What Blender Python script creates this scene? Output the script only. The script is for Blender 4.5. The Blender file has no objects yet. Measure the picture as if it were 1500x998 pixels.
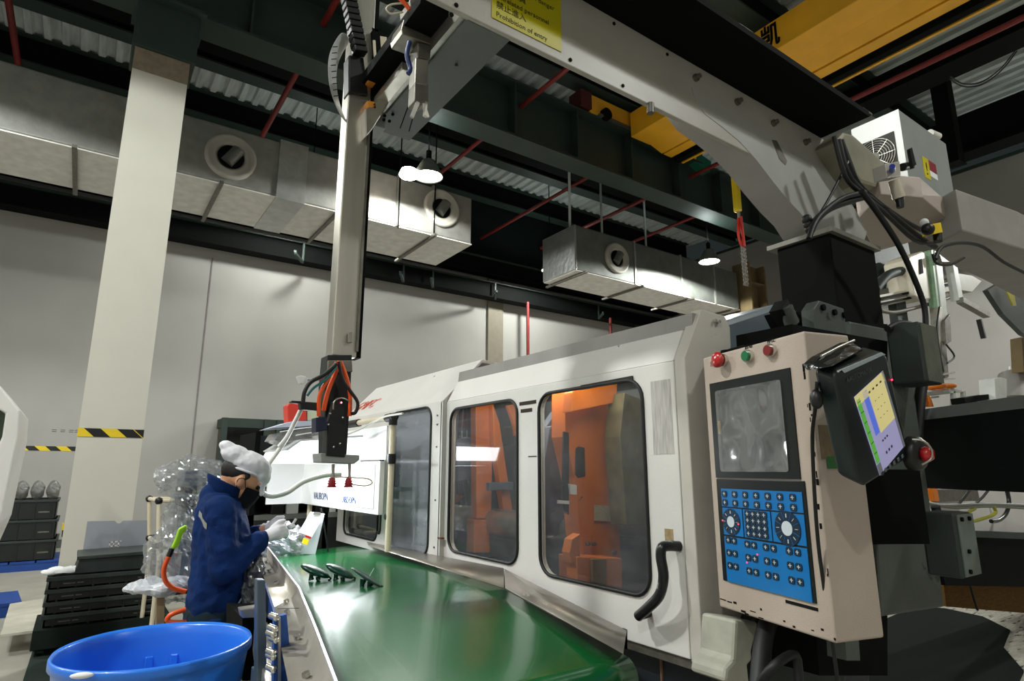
import bpy, bmesh, math, random
from mathutils import Vector, Matrix, noise
random.seed(7)
R = math.radians
C = bpy.context.scene.collection

# ---------------------------------------------------------------- camera, world, light, exposure
F, PITCH, YAW, CZ = 885.0, R(12.05), R(35), 1.5
cam = bpy.data.objects.new('camera', bpy.data.cameras.new('camera'))
C.objects.link(cam)
cam.location = (0, 0, CZ)
cam.rotation_euler = (R(90) + PITCH, 0, -YAW)
cam.data.sensor_width = 36
cam.data.lens = F / 1500 * 36
cam.data.clip_start = 0.05
bpy.context.scene.camera = cam

w = bpy.data.worlds.new('hall_air')
bpy.context.scene.world = w
w.use_nodes = True
w.node_tree.nodes['Background'].inputs[0].default_value = (0.32, 0.42, 0.40, 1)
w.node_tree.nodes['Background'].inputs[1].default_value = 0.05

vs = bpy.context.scene.view_settings
vs.view_transform = 'Standard'
vs.look = 'None'
vs.gamma = 1
vs.use_curve_mapping = False
vs.exposure = 0.0

LAMP_W = 255          # watts of each high-bay lamp
LAMPS = [(4.45, 8.95, 6.58, 1.9), (12.3, 8.95, 6.58, 4.5), (-3.6, 9.0, 6.58, 5.0), (-2.6, 3.0, 6.75, 6.0), (-4.5, -3.0, 6.75, 3.6), (5.2, -2.6, 6.75, 3.0), (16.4, 1.2, 6.9, 6.5), (3.6, 13.2, 7.2, 2.0), (10.6, 13.2, 7.2, 3.0)]   # x, y, z, strength; the list ends with unseen lamps added to brighten walls
UP_FILL = .04            # share of lamp power given to added spots that brighten the deck
HOOD_W = 11           # watts of the inspection lamp over the belt


def area_light(name, loc, rot, size, power, col=(1, 1, 1), sy=None):
    l = bpy.data.lights.new(name, 'AREA')
    l.energy = power
    l.size = size
    l.color = col
    if sy:
        l.shape = 'RECTANGLE'
        l.size_y = sy
    o = bpy.data.objects.new(name, l)
    o.location = loc
    o.rotation_euler = rot
    C.objects.link(o)
    return o


# ---------------------------------------------------------------- pixel -> point on a real plane
RT = Vector((math.cos(YAW), -math.sin(YAW), 0))
FW = Vector((math.sin(YAW), math.cos(YAW), 0))
UP = Vector((0, 0, 1))
CAM = Vector((0, 0, CZ))


def ray(x, y):
    l = x - 750.
    u = 499. - y
    return RT * l + FW * (F * math.cos(PITCH) - u * math.sin(PITCH)) + UP * (u * math.cos(PITCH) + F * math.sin(PITCH))


def at(x, y, X=None, Y=None, Z=None, d=None):
    r = ray(x, y)
    if X is not None: k = X / r.x
    elif Y is not None: k = Y / r.y
    elif Z is not None: k = (Z - CZ) / r.z
    else: k = d / F
    return CAM + r * k


def atp(x, y, p, n):
    r = ray(x, y)
    return CAM + r * ((Vector(p) - CAM).dot(n) / r.dot(n))


# ---------------------------------------------------------------- materials
def lin(h):
    h = h.lstrip('#')
    v = [int(h[i:i + 2], 16) / 255 for i in (0, 2, 4)]
    return tuple(x / 12.92 if x <= .04045 else ((x + .055) / 1.055) ** 2.4 for x in v) + (1,)


MATS = {}


def mat(name, col, rough=.5, metal=0., var=.12, scale=6., bump=0., bscale=60., wear=None, wscale=9., wamt=.62,
        emit=None, es=0., stretch=None, coat=0., trans=0., detail=4.):
    if name in MATS: return MATS[name]
    m = bpy.data.materials.new(name)
    m.use_nodes = True
    nt = m.node_tree
    b = nt.nodes['Principled BSDF']
    b.inputs['Roughness'].default_value = rough
    b.inputs['Metallic'].default_value = metal
    b.inputs['Coat Weight'].default_value = coat
    if rough >= .7: b.inputs['Specular IOR Level'].default_value = .12
    b.inputs['Transmission Weight'].default_value = trans
    c = lin(col)
    tc = nt.nodes.new('ShaderNodeTexCoord')
    mp = nt.nodes.new('ShaderNodeMapping')
    nt.links.new(tc.outputs['Object'], mp.inputs[0])
    if stretch: mp.inputs['Scale'].default_value = stretch
    nz = nt.nodes.new('ShaderNodeTexNoise')
    nz.inputs['Scale'].default_value = scale
    nz.inputs['Detail'].default_value = detail
    nt.links.new(mp.outputs[0], nz.inputs['Vector'])
    rp = nt.nodes.new('ShaderNodeValToRGB')
    rp.color_ramp.elements[0].position = .3
    rp.color_ramp.elements[1].position = .7
    rp.color_ramp.elements[0].color = tuple(x * (1 - var) for x in c[:3]) + (1,)
    rp.color_ramp.elements[1].color = tuple(min(1, x * (1 + var)) for x in c[:3]) + (1,)
    nt.links.new(nz.outputs[0], rp.inputs[0])
    out = rp.outputs[0]
    if wear:
        n2 = nt.nodes.new('ShaderNodeTexNoise')
        n2.inputs['Scale'].default_value = wscale
        n2.inputs['Detail'].default_value = 8
        nt.links.new(mp.outputs[0], n2.inputs['Vector'])
        r2 = nt.nodes.new('ShaderNodeValToRGB')
        r2.color_ramp.elements[0].position = wamt
        r2.color_ramp.elements[1].position = wamt + .02
        nt.links.new(n2.outputs[0], r2.inputs[0])
        mx = nt.nodes.new('ShaderNodeMix')
        mx.data_type = 'RGBA'
        nt.links.new(r2.outputs[0], mx.inputs[0])
        nt.links.new(out, mx.inputs[6])
        mx.inputs[7].default_value = lin(wear)
        out = mx.outputs[2]
    nt.links.new(out, b.inputs['Base Color'])
    if bump:
        n3 = nt.nodes.new('ShaderNodeTexNoise')
        n3.inputs['Scale'].default_value = bscale
        n3.inputs['Detail'].default_value = 6
        nt.links.new(mp.outputs[0], n3.inputs['Vector'])
        bp = nt.nodes.new('ShaderNodeBump')
        bp.inputs['Strength'].default_value = bump
        bp.inputs['Distance'].default_value = .01
        nt.links.new(n3.outputs[0], bp.inputs['Height'])
        nt.links.new(bp.outputs[0], b.inputs['Normal'])
    if emit:
        b.inputs['Emission Color'].default_value = lin(emit)
        b.inputs['Emission Strength'].default_value = es
    MATS[name] = m
    return m


def pane_mat(name, tint, gloss=.09, rough=.03, haze=0., hz='#ffffff'):
    """thin acrylic or film: see-through with a mirror-like sheen and a little dust"""
    m = bpy.data.materials.new(name)
    m.use_nodes = True
    nt = m.node_tree
    nt.nodes.clear()
    o = nt.nodes.new('ShaderNodeOutputMaterial')
    t = nt.nodes.new('ShaderNodeBsdfTransparent')
    t.inputs[0].default_value = lin(tint)
    g = nt.nodes.new('ShaderNodeBsdfGlossy')
    g.inputs['Roughness'].default_value = rough
    fc = nt.nodes.new('ShaderNodeLayerWeight')
    fc.inputs[0].default_value = .5
    lw = nt.nodes.new('ShaderNodeMath')
    lw.operation = 'POWER'
    lw.inputs[1].default_value = 5
    nt.links.new(fc.outputs['Facing'], lw.inputs[0])
    ad = nt.nodes.new('ShaderNodeMath')
    ad.operation = 'ADD'
    ad.inputs[1].default_value = gloss
    ad.use_clamp = True
    nt.links.new(lw.outputs[0], ad.inputs[0])
    mx = nt.nodes.new('ShaderNodeMixShader')
    nt.links.new(ad.outputs[0], mx.inputs[0])
    nt.links.new(t.outputs[0], mx.inputs[1])
    nt.links.new(g.outputs[0], mx.inputs[2])
    last = mx
    if haze:
        df = nt.nodes.new('ShaderNodeBsdfDiffuse')
        df.inputs[0].default_value = lin(hz)
        nz = nt.nodes.new('ShaderNodeTexNoise')
        nz.inputs['Scale'].default_value = 7
        nz.inputs['Detail'].default_value = 6
        tc = nt.nodes.new('ShaderNodeTexCoord')
        nt.links.new(tc.outputs['Object'], nz.inputs['Vector'])
        mu = nt.nodes.new('ShaderNodeMath')
        mu.operation = 'MULTIPLY'
        mu.inputs[1].default_value = haze * 2
        nt.links.new(nz.outputs[0], mu.inputs[0])
        m2 = nt.nodes.new('ShaderNodeMixShader')
        nt.links.new(mu.outputs[0], m2.inputs[0])
        nt.links.new(mx.outputs[0], m2.inputs[1])
        nt.links.new(df.outputs[0], m2.inputs[2])
        last = m2
    nt.links.new(last.outputs[0], o.inputs[0])
    return m


WHITE = mat('machine_white_paint', '#d9d6d3', .38, var=.05, scale=3, wear='#4a3f38', wscale=14, wamt=.735, bump=.05, bscale=90)
WHITE2 = mat('console_paint', '#b3a498', .5, var=.05, bump=.12, bscale=220, wear='#2a2320', wscale=26, wamt=.745)
ROBOT = mat('robot_cream_paint', '#aaa59d', .42, var=.06, bump=.08, bscale=180)
ROBOTG = mat('robot_grey_paint', '#8b8d8b', .5, var=.08, bump=.05)
STEEL = mat('brushed_steel', '#b4b0a8', .34, .9, var=.2, scale=9, bump=.05, bscale=120)
STEELD = mat('dull_steel', '#77746c', .5, .8, var=.25, scale=20, bump=.1)
ALU = mat('worn_aluminium', '#cfcabf', .3, .85, var=.15, scale=14, stretch=(1, 1, .08), bump=.04)
BLACK = mat('black_plastic', '#0c0e0e', .42, var=.2)
RUBBER = mat('black_rubber', '#0a0c0c', .55, var=.2)
BLACKM = mat('black_matte_metal', '#070a09', .8, 0, var=.2)
GREEN = mat('dark_green_beam_paint', '#26352f', .6, var=.12, scale=2, bump=.05)
GREEND = mat('dark_green_grey_paint', '#232e2a', .6, var=.2, scale=8, bump=.15, wear='#4b5048', wscale=12, wamt=.68)
GREYP = mat('grey_green_panel_paint', '#4a514c', .55, var=.2, scale=6, bump=.1, wear='#1d211f', wscale=7, wamt=.66)
REDP = mat('red_pipe_paint', '#7c2420', .5, var=.15)
YEL = mat('crane_yellow_paint', '#f7b428', .4, var=.08, scale=2)
YELB = mat('warning_yellow', '#e8c81c', .5, var=.06)
ORG = mat('platen_orange_paint', '#d3701c', .45, var=.1, scale=8, wear='#7c4415', wscale=10, wamt=.70, bump=.08)
ORGH = mat('orange_hose', '#e5551a', .4, var=.05)
BELT = mat('green_belt', '#07592a', .2, var=.07, scale=5, bump=.012, bscale=9, coat=.12, detail=1)
WALLM = mat('painted_wall', '#a8a6a2', .85, var=.035, scale=1.2, bump=.05, bscale=20)
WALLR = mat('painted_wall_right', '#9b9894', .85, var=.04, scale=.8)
COLM = mat('column_paint', '#cfccc2', .7, var=.02, scale=3)
COLTOP = mat('column_top_tone', '#8f8373', .85, var=.15, scale=14, bump=.3)
FLOORM = mat('epoxy_floor', '#a09d92', .45, var=.12, scale=3, bump=.03, bscale=12)
DECK = mat('galvanised_deck', '#b4bcba', .55, .0, var=.25, scale=2.5, stretch=(3, .5, 1))
FOIL = mat('foil_duct_wrap', '#9d9d99', .45, .55, var=.12, scale=5, bump=.35, bscale=14)
FOILS = mat('foil_duct_shiny', '#b9bab8', .33, .7, var=.12, scale=5, bump=.8, bscale=10)
DUCTG = mat('grey_duct_face', '#6b6e69', .5, .35, var=.15, scale=4, bump=.3, bscale=18)
DIFF = mat('diffuser_white', '#aba79f', .5, var=.05)
BLUE = mat('blue_tub_plastic', '#2c7ae8', .3, var=.05, scale=4, bump=.02, coat=.2)
BLUEP = mat('blue_pallet_plastic', '#123f8a', .5, var=.1)
CRATE = mat('black_crate_plastic', '#101413', .45, var=.25, scale=9, bump=.05)
CRATEG = mat('grey_crate_lid', '#2c3433', .4, var=.2)
PAPER = mat('white_paper', '#e8e8ea', .7, var=.03)
GREYB = mat('grey_cardboard', '#a2a5ae', .7, var=.03)
PIPEC = mat('cream_coated_pipe', '#d9cdb4', .35, var=.04)
KEYBL = mat('keypad_blue', '#0f6fb5', .3, var=.04)
KEYD = mat('keypad_dark_key', '#12283c', .35, var=.1)
KEYW = mat('keypad_white', '#c9d4dc', .4, var=.03)
SCRD = mat('dark_screen_glass', '#1a2324', .12, var=.1, coat=.5)
DENIM = mat('navy_work_cloth', '#0f2a5c', .8, var=.18, scale=9, bump=.35, bscale=260)
TROU = mat('dark_trouser_cloth', '#1c2a33', .85, var=.15, bump=.2)
SKIN = mat('skin', '#d9a07c', .5, var=.06)
CAPM = mat('white_cap_cloth', '#e4e4ea', .8, var=.03, bump=.2, bscale=30)
HAIR = mat('black_hair', '#14100e', .6)
MASKM = mat('black_mask_cloth', '#15181c', .8, bump=.1)
REFL = mat('grey_reflective_tape', '#8d9088', .4, var=.08)
LAMPM = mat('lamp_glow', '#fff6e6', emit='#fff3dd', es=30)
LEDM = mat('led_panel_glow', '#ffffff', emit='#f4f8ff', es=1.0)
ACRW = mat('white_acrylic', '#f1f2f4', .3, var=.02)
REDB = mat('red_button_plastic', '#b31917', .25, var=.05, coat=.4)
GRNB = mat('green_button_plastic', '#0c6b3f', .3, var=.05, coat=.4)
REDC = mat('dark_red_button', '#7a1713', .3, coat=.4)
BROWN = mat('brown_wood_beam', '#6b4a1c', .7, var=.3, scale=10, stretch=(1, 6, 6))
TEAL = mat('teal_screen', '#0a6a78', .4, emit='#0a7484', es=.9, var=.01)
LIMEG = mat('lime_green_plastic', '#9bd21f', .4)
SILV = mat('chromed_bolt', '#d8d6d0', .2, 1., var=.05)
GLOVE = mat('white_glove', '#eceaf0', .7, var=.03)
WASHB = mat('light_grey_box', '#6f7781', .5, var=.08)
GLASSW = pane_mat('door_acrylic', '#e6e7e3', .015, .025, .05, '#c8cad8')
GLASSM = pane_mat('milky_acrylic', '#c9cdd4', .12, .12, .22, '#c3c8d4')
FILM = pane_mat('crumpled_film', '#e6e8ea', .16, .12, .10)
PANEDK = pane_mat('dark_cabinet_glass', '#8d9a8e', .05, .05)


# ---------------------------------------------------------------- mesh builder
OFF = {}


class MB:
    def __init__(s):
        s.v = []; s.f = []; s.s = []

    def add(s, vs, fs, smooth=False):
        n = len(s.v)
        s.v += [Vector(v) for v in vs]
        for f in fs:
            s.f.append(tuple(i + n for i in f)); s.s.append(smooth)
        return s

    def box(s, x0, x1, y0, y1, z0, z1):
        p = [(x, y, z) for x in (x0, x1) for y in (y0, y1) for z in (z0, z1)]
        return s.add(p, [(0, 1, 3, 2), (4, 6, 7, 5), (0, 4, 5, 1), (2, 3, 7, 6), (0, 2, 6, 4), (1, 5, 7, 3)])

    def bar(s, p0, p1, a, b, up=(0, 0, 1)):
        p0 = Vector(p0); p1 = Vector(p1); t = (p1 - p0).normalized(); up = Vector(up)
        if abs(t.dot(up)) > .98: up = Vector((0, 1, 0))
        u = t.cross(up).normalized() * (a / 2); v = u.cross(t).normalized() * (b / 2)
        q = [p + i * u + j * v for p in (p0, p1) for i, j in ((-1, -1), (1, -1), (1, 1), (-1, 1))]
        return s.add(q, [(0, 1, 2, 3), (7, 6, 5, 4), (0, 4, 5, 1), (1, 5, 6, 2), (2, 6, 7, 3), (3, 7, 4, 0)])

    def prism(s, pts, vec, smooth=False):
        n = len(pts); vec = Vector(vec)
        p = [Vector(q) for q in pts]
        a = p + [q + vec for q in p]
        s.add(a, [tuple(range(n - 1, -1, -1)), tuple(range(n, 2 * n))])
        return s.add(a, [(i, (i + 1) % n, n + (i + 1) % n, n + i) for i in range(n)], smooth)

    def cyl(s, p0, p1, r, r1=None, n=14, caps=True):
        p0 = Vector(p0); p1 = Vector(p1); r1 = r if r1 is None else r1
        t = (p1 - p0).normalized()
        u = t.orthogonal().normalized(); v = t.cross(u)
        A = [p0 + (u * math.cos(2 * math.pi * i / n) + v * math.sin(2 * math.pi * i / n)) * r for i in range(n)]
        B = [p1 + (u * math.cos(2 * math.pi * i / n) + v * math.sin(2 * math.pi * i / n)) * r1 for i in range(n)]
        s.add(A + B, [(i, (i + 1) % n, n + (i + 1) % n, n + i) for i in range(n)], True)
        if caps:
            s.add(A, [tuple(range(n - 1, -1, -1))]); s.add(B, [tuple(range(n))])
        return s

    def tube(s, path, r, n=8, sub=4, flat=None):
        P = [Vector(p) for p in path]
        if sub > 1 and len(P) > 2:
            Q = []
            for i in range(len(P) - 1):
                a = P[max(i - 1, 0)]; b = P[i]; c = P[i + 1]; d = P[min(i + 2, len(P) - 1)]
                for k in range(sub):
                    t = k / sub
                    Q.append(.5 * ((2 * b) + (c - a) * t + (2 * a - 5 * b + 4 * c - d) * t * t + (3 * b - a - 3 * c + d) * t ** 3))
            Q.append(P[-1]); P = Q
        u = None; vs = []
        for i, p in enumerate(P):
            t = (P[min(i + 1, len(P) - 1)] - P[max(i - 1, 0)]).normalized()
            u = t.orthogonal().normalized() if u is None else (u - t * u.dot(t)).normalized()
            v = t.cross(u)
            rr = r[min(len(r) - 1, int(i * len(r) / len(P)))] if isinstance(r, (list, tuple)) else r
            vs += [p + (u * math.cos(2 * math.pi * k / n) + v * math.sin(2 * math.pi * k / n)) * rr for k in range(n)]
        m = len(P)
        s.add(vs, [(i * n + k, i * n + (k + 1) % n, (i + 1) * n + (k + 1) % n, (i + 1) * n + k) for i in range(m - 1) for k in range(n)], True)
        s.add(vs[:n], [tuple(range(n - 1, -1, -1))]); s.add(vs[-n:], [tuple(range(n))])
        return s

    def lathe(s, prof, c=(0, 0, 0), n=32, axis='Z', M=None, a0=0, a1=360):
        c = Vector(c); vs = []; full = a1 - a0 >= 360; m = n if full else n + 1
        for r, z in prof:
            for i in range(m):
                a = R(a0 + (a1 - a0) * i / n)
                p = Vector((r * math.cos(a), r * math.sin(a), z))
                if axis == 'Y': p = Vector((p.x, p.z, -p.y))
                if axis == 'X': p = Vector((p.z, p.x, p.y))
                if M: p = M @ p
                vs.append(c + p)
        fs = []
        for j in range(len(prof) - 1):
            for i in range(n):
                k = (i + 1) % m
                fs.append((j * m + i, j * m + k, (j + 1) * m + k, (j + 1) * m + i))
        return s.add(vs, fs, True)

    def ball(s, c, r, n=16, m=10, M=None):
        r = Vector(r) if not isinstance(r, (int, float)) else Vector((r, r, r))
        c = Vector(c); vs = []; fs = []
        for j in range(m + 1):
            th = math.pi * j / m
            for i in range(n):
                ph = 2 * math.pi * i / n
                p = Vector((r.x * math.sin(th) * math.cos(ph), r.y * math.sin(th) * math.sin(ph), r.z * math.cos(th)))
                if M: p = M @ p
                vs.append(c + p)
        for j in range(m):
            for i in range(n):
                k = (i + 1) % n
                fs.append((j * n + i, (j + 1) * n + i, (j + 1) * n + k, j * n + k))
        return s.add(vs, fs, True)

    def cap(s, p0, p1, r0, r1, n=14):
        p0 = Vector(p0); p1 = Vector(p1)
        return s.cyl(p0, p1, r0, r1, n).ball(p0, r0, n, 8).ball(p1, r1, n, 8)

    def sheet(s, grid, th=None):
        h = len(grid); wd = len(grid[0])
        vs = [Vector(p) for row in grid for p in row]
        fs = [(j * wd + i, j * wd + i + 1, (j + 1) * wd + i + 1, (j + 1) * wd + i) for j in range(h - 1) for i in range(wd - 1)]
        return s.add(vs, fs, True)

    def build(s, name, m, parent=None, bevel=0., seg=2, solid=0., subd=0, jit=0.):
        me = bpy.data.meshes.new(name)
        off = OFF.get(parent.name, Vector()) if parent else None
        if parent is None:
            xs = [v.x for v in s.v]; ys = [v.y for v in s.v]; zs = [v.z for v in s.v]
            off = Vector(((min(xs) + max(xs)) / 2, (min(ys) + max(ys)) / 2, min(zs)))
        me.from_pydata([tuple(v - off) for v in s.v], [], s.f)
        me.polygons.foreach_set('use_smooth', s.s)
        bm = bmesh.new(); bm.from_mesh(me)
        bmesh.ops.remove_doubles(bm, verts=bm.verts, dist=1e-6) if bevel or subd else None
        bmesh.ops.recalc_face_normals(bm, faces=bm.faces)
        bm.to_mesh(me); bm.free()
        me.materials.append(m)
        o = bpy.data.objects.new(name, me)
        C.objects.link(o)
        if parent:
            o.parent = parent
            OFF[o.name] = OFF.get(parent.name, Vector())
        else:
            o.location = off
            OFF[o.name] = off
        if solid:
            md = o.modifiers.new('solid', 'SOLIDIFY'); md.thickness = solid; md.offset = 0
        if bevel:
            md = o.modifiers.new('bevel', 'BEVEL'); md.width = bevel; md.segments = seg
            md.limit_method = 'ANGLE'; md.angle_limit = R(38); md.use_clamp_overlap = True
        if subd:
            md = o.modifiers.new('sub', 'SUBSURF'); md.levels = subd; md.render_levels = subd
        return o


def B(*a): return MB().box(*a)


def thing(name, label, cat, loc=(0, 0, 0), rz=0, group=None, local=False):
    o = bpy.data.objects.new(name, None); C.objects.link(o)
    o.empty_display_size = .1
    o.location = loc; o.rotation_euler = (0, 0, rz)
    OFF[o.name] = Vector() if local else Vector(loc)
    o['label'] = label; o['category'] = cat
    if group: o['group'] = group
    return o


def tag(o, label, cat, group=None, kind=None):
    o['label'] = label; o['category'] = cat
    if group: o['group'] = group
    if kind: o['kind'] = kind
    return o


def struct(o):
    o['kind'] = 'structure'
    return o


def setname(name):
    o = bpy.data.objects.new(name, None); C.objects.link(o); o['kind'] = 'structure'
    OFF[o.name] = Vector()
    return o


def copies(o, offs):
    for d in offs:
        c = o.copy(); C.objects.link(c); c.location = o.location + Vector(d)


def dup(root, loc, rz=None, label=None):
    r = root.copy(); C.objects.link(r); r.location = loc
    if rz is not None: r.rotation_euler = (0, 0, rz)
    if label: r['label'] = label
    for ch in list(root.children):
        c = ch.copy(); C.objects.link(c); c.parent = r
        for g in ch.children:
            d = g.copy(); C.objects.link(d); d.parent = c
    return r


def text(name, s, m, o, xd, yd, size, parent, ext=.0006, shear=0., outline=0., bold=0., tall=1.):
    """flat lettering laid on a surface at point o, reading along xd"""
    cu = bpy.data.curves.new(name, 'FONT'); cu.body = s; cu.size = size; cu.extrude = ext; cu.shear = shear
    cu.resolution_u = 2; cu.offset = bold
    if outline: cu.fill_mode = 'NONE'; cu.bevel_depth = outline; cu.bevel_resolution = 0
    t = bpy.data.objects.new(name, cu); C.objects.link(t)
    bpy.context.view_layer.update()
    me = bpy.data.meshes.new_from_object(t.evaluated_get(bpy.context.evaluated_depsgraph_get()))
    bpy.data.objects.remove(t); bpy.data.curves.remove(cu)
    xd = Vector(xd).normalized(); yd = Vector(yd); yd = (yd - xd * yd.dot(xd)).normalized(); zd = xd.cross(yd)
    M = Matrix((xd, yd, zd)).transposed()
    off = OFF.get(parent.name, Vector())
    for v in me.vertices: v.co = M @ Vector((v.co.x, v.co.y * tall, v.co.z)) + Vector(o) - off
    me.materials.clear(); me.materials.append(m)
    ob = bpy.data.objects.new(name, me); C.objects.link(ob); ob.parent = parent
    OFF[ob.name] = off
    return ob


def rrect(w, h, r, n=6, x0=0, y0=0):
    pts = []
    for cx, cy, a in ((w - r, h - r, 0), (r, h - r, 90), (r, r, 180), (w - r, r, 270)):
        for i in range(n + 1):
            t = R(a + 90 * i / n)
            pts.append((x0 + cx + r * math.cos(t), y0 + cy + r * math.sin(t)))
    return pts


def ring_plate(outer, holes, f3, vec):
    """plate with holes: outer and holes are 2-D loops, f3 maps 2-D to 3-D"""
    bm = bmesh.new()
    def loop(pts):
        v = [bm.verts.new(f3(p)) for p in pts]
        return [bm.edges.new((v[i], v[(i + 1) % len(v)])) for i in range(len(v))]
    e = loop(outer)
    for h in holes: e += loop(h)
    bmesh.ops.triangle_fill(bm, use_beauty=True, edges=e)
    r = bmesh.ops.extrude_face_region(bm, geom=bm.faces[:])
    bmesh.ops.translate(bm, vec=Vector(vec), verts=[g for g in r['geom'] if isinstance(g, bmesh.types.BMVert)])
    mb = MB()
    bm.verts.index_update()
    mb.add([v.co.copy() for v in bm.verts], [tuple(v.index for v in f.verts) for f in bm.faces])
    bm.free()
    return mb


def crumple(o, amp, size):
    amp *= 1.1; size *= .75
    for p_ in o.data.polygons: p_.use_smooth = False
    tx = bpy.data.textures.new('crumple', 'CLOUDS'); tx.noise_scale = size; tx.noise_depth = 4
    md = o.modifiers.new('crumple', 'DISPLACE'); md.texture = tx; md.strength = amp; md.mid_level = .5
    md.texture_coords = 'LOCAL'
    return o

# ================================================================ THE HALL
YW, XR, DZ = 15.2, 18.0, 9.9
struct(B(-7, XR, -8, YW, -.1, 0).build('floor', FLOORM))
wb = struct(B(-7, XR, YW, YW + .2, 0, DZ).build('wall_back', WALLM))
wr = struct(B(XR, XR + .2, -8, YW, 0, 9.1).build('wall_right', WALLR))
wl = struct(B(-7.2, -7, -8, YW, 0, DZ).build('wall_left', WALLM))
wf = struct(B(-7, XR, -8.2, -8, 0, DZ).build('wall_front', WALLM))
struct(B(XR - .05, XR + .02, -8, YW, 9.1, 9.18).build('trim_1', GREEN))
struct(B(-7, XR, YW - .015, YW, 0, .16).build('baseboard_back', mat('baseboard_grey', '#4d5350', .6)))
# panel joints and a pilaster on the back wall
mb = MB()
mb.box(1.97, 2.0, YW - .012, YW, 0, 6.4)
mb.build('panel_joint', mat('joint_grey', '#7d7a77', .8), wb)
mb = MB()
mb.box(9.7, 10.25, YW - .08, YW, 0, 7.5)
mb.build('pilaster', mat('pilaster_grey', '#857f72', .85, var=.06), wb)
# hazard tape strips made of slanted yellow and black pieces
def hazard(parent, x0, x1, y, z0, z1, step=.16, th=.004):
    k = 0; x = x0
    sl = (z1 - z0) * 1.1
    while x < x1:
        e = min(x + step, x1)
        xs = [x, e]
        a = max(x - sl, x0) if k else x0
        MB().prism([(x, y, z0), (e, y, z0), (max(e - sl, x0), y, z1), (a, y, z1)], (0, -th, 0)).build(
            'tape_stripe', YELB if k % 2 == 0 else BLACK, parent)
        x = e; k += 1
    MB().prism([(x1, y, z0), (x1, y, z1), (x1 - sl, y, z1)], (0, -th, 0)).build('tape_stripe', YELB if k % 2 == 0 else BLACK, parent)
hazard(wb, -1.7, .35, YW, 1.86, 1.95, .17)
# faint wall notice above the tape
text('wall_notice', '= = ==', mat('notice_grey', '#5f5f5e', .8), (-.55, YW - .002, 2.2), (1, 0, 0), (0, 0, 1), .16, wb)
# dark fascia girders under the eaves of the back wall
for nm, lab, z0, z1, y0 in (('eaves_beam', 'lower dark steel eaves beam running along the top of the grey wall', 6.58, 7.0, YW - .5),
                        ('eaves_beam', 'upper dark steel eaves beam above the narrow lit strip of wall', 7.3, 7.75, YW - .5)):
    t = thing(nm, lab, 'beam', (5, y0, z0))
    MB().box(-7, XR, y0, y0 + .02, z0, z1).build('web', BLACKM, t)
    MB().box(-7, XR, y0 - .1, y0 + .3, z0 - .03, z0).build('flange', BLACKM, t)
    MB().box(-7, XR, y0 - .1, y0 + .3, z1, z1 + .03).build('flange', GREEN, t)
B(-7, XR, YW - .3, YW - .25, 7.75, DZ).build('dark_cladding', mat('dark_cladding', '#121c1b', .7), wb)
# small hangers below the eaves beam
for i, x in enumerate((3.9, 6.6, 7.5, 9.6, 13.8)):
    t = MB().bar((x, YW - .62, 6.5), (x, YW - .62, 7.0), .05, .02).bar((x, YW - .62, 6.5), (x - .35, YW - 1.2, 6.5), .06, .06).bar((x - .35, YW - 1.2, 6.5), (x - .35, YW - 1.2, 6.56), .06, .04)
    tag(t.build('pipe_bracket', GREEN), ['small steel bracket on the back wall just right of the wall joint', 'small steel bracket below the end of the first duct, left one', 'small steel bracket below the end of the first duct, right one', 'small steel bracket at the top of the wall pilaster', 'small steel bracket beneath the second duct'][i], 'bracket', 'brackets below the eaves beam')

# ceiling: corrugated galvanised sheets with trapezoid ribs running away from the camera
ceil = setname('ceiling')
def deck_sheet(x0, wdt, y0, y1):
    prof = []; x = 0; p = .3
    while x < wdt - 1e-6:
        prof += [(x, 0), (x + .11, 0), (x + .145, .075), (x + .27, .075)]; x += p
    prof.append((wdt, 0))
    mb = MB()
    for i in range(len(prof) - 1):
        (a, za), (b, zb) = prof[i], prof[i + 1]
        mb.add([(x0 + a, y0, DZ + za), (x0 + b, y0, DZ + zb), (x0 + b, y1, DZ + zb), (x0 + a, y1, DZ + za)], [(0, 1, 2, 3)])
    return mb.build('deck_sheet', DECK, ceil)
s0 = deck_sheet(-7, 1.2, -8, YW)
copies(s0, [(1.2 * k, 0, 0) for k in range(1, 21)])
B(-7, XR, -8, YW, DZ + .12, DZ + .2).build('deck_backing', BLACKM, ceil)

# roof beams (along X) and the crane runway
def ibeam(name, label, x0, x1, y, z0, z1, fw=.3, stiff=0, web=GREEN):
    t = thing(name, label, 'beam', ((x0 + x1) / 2, y, z0))
    B(x0, x1, y - .01, y + .01, z0, z1).build('web', web, t)
    B(x0, x1, y - fw / 2, y + fw / 2, z0 - .02, z0 + .02).build('bottom_flange', GREEN, t)
    B(x0, x1, y - fw / 2, y + fw / 2, z1 - .02, z1 + .02).build('top_flange', GREEN, t)
    if stiff:
        s = B(x0 + .5, x0 + .53, y - fw / 2 + .02, y + fw / 2 - .02, z0, z1).build('stiffener', GREEN, t)
        copies(s, [(stiff * k, 0, 0) for k in range(1, int((x1 - x0 - .6) / stiff) + 1)])
    return t
ibeam('crane_runway_beam', 'deep dark green steel I-beam with stiffeners crossing the whole hall beside the column head', -7, XR, 8.55, 7.58, 8.72, .5, 1.55)
ibeam('roof_beam', 'dark green roof beam just behind the crane runway, above the ducts', -7, XR, 11.95, 9.25, 9.9, .35, 0, BLACKM)
ibeam('roof_beam', 'dark green roof beam directly above the crane runway', -7, XR, 8.35, 9.3, 9.9, .35, 0, BLACKM)
ibeam('roof_beam', 'dark roof beam behind the yellow warning sign, nearest to the camera', -7, XR, 5.2, 9.3, 9.9, .35, 0, BLACKM)
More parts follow.
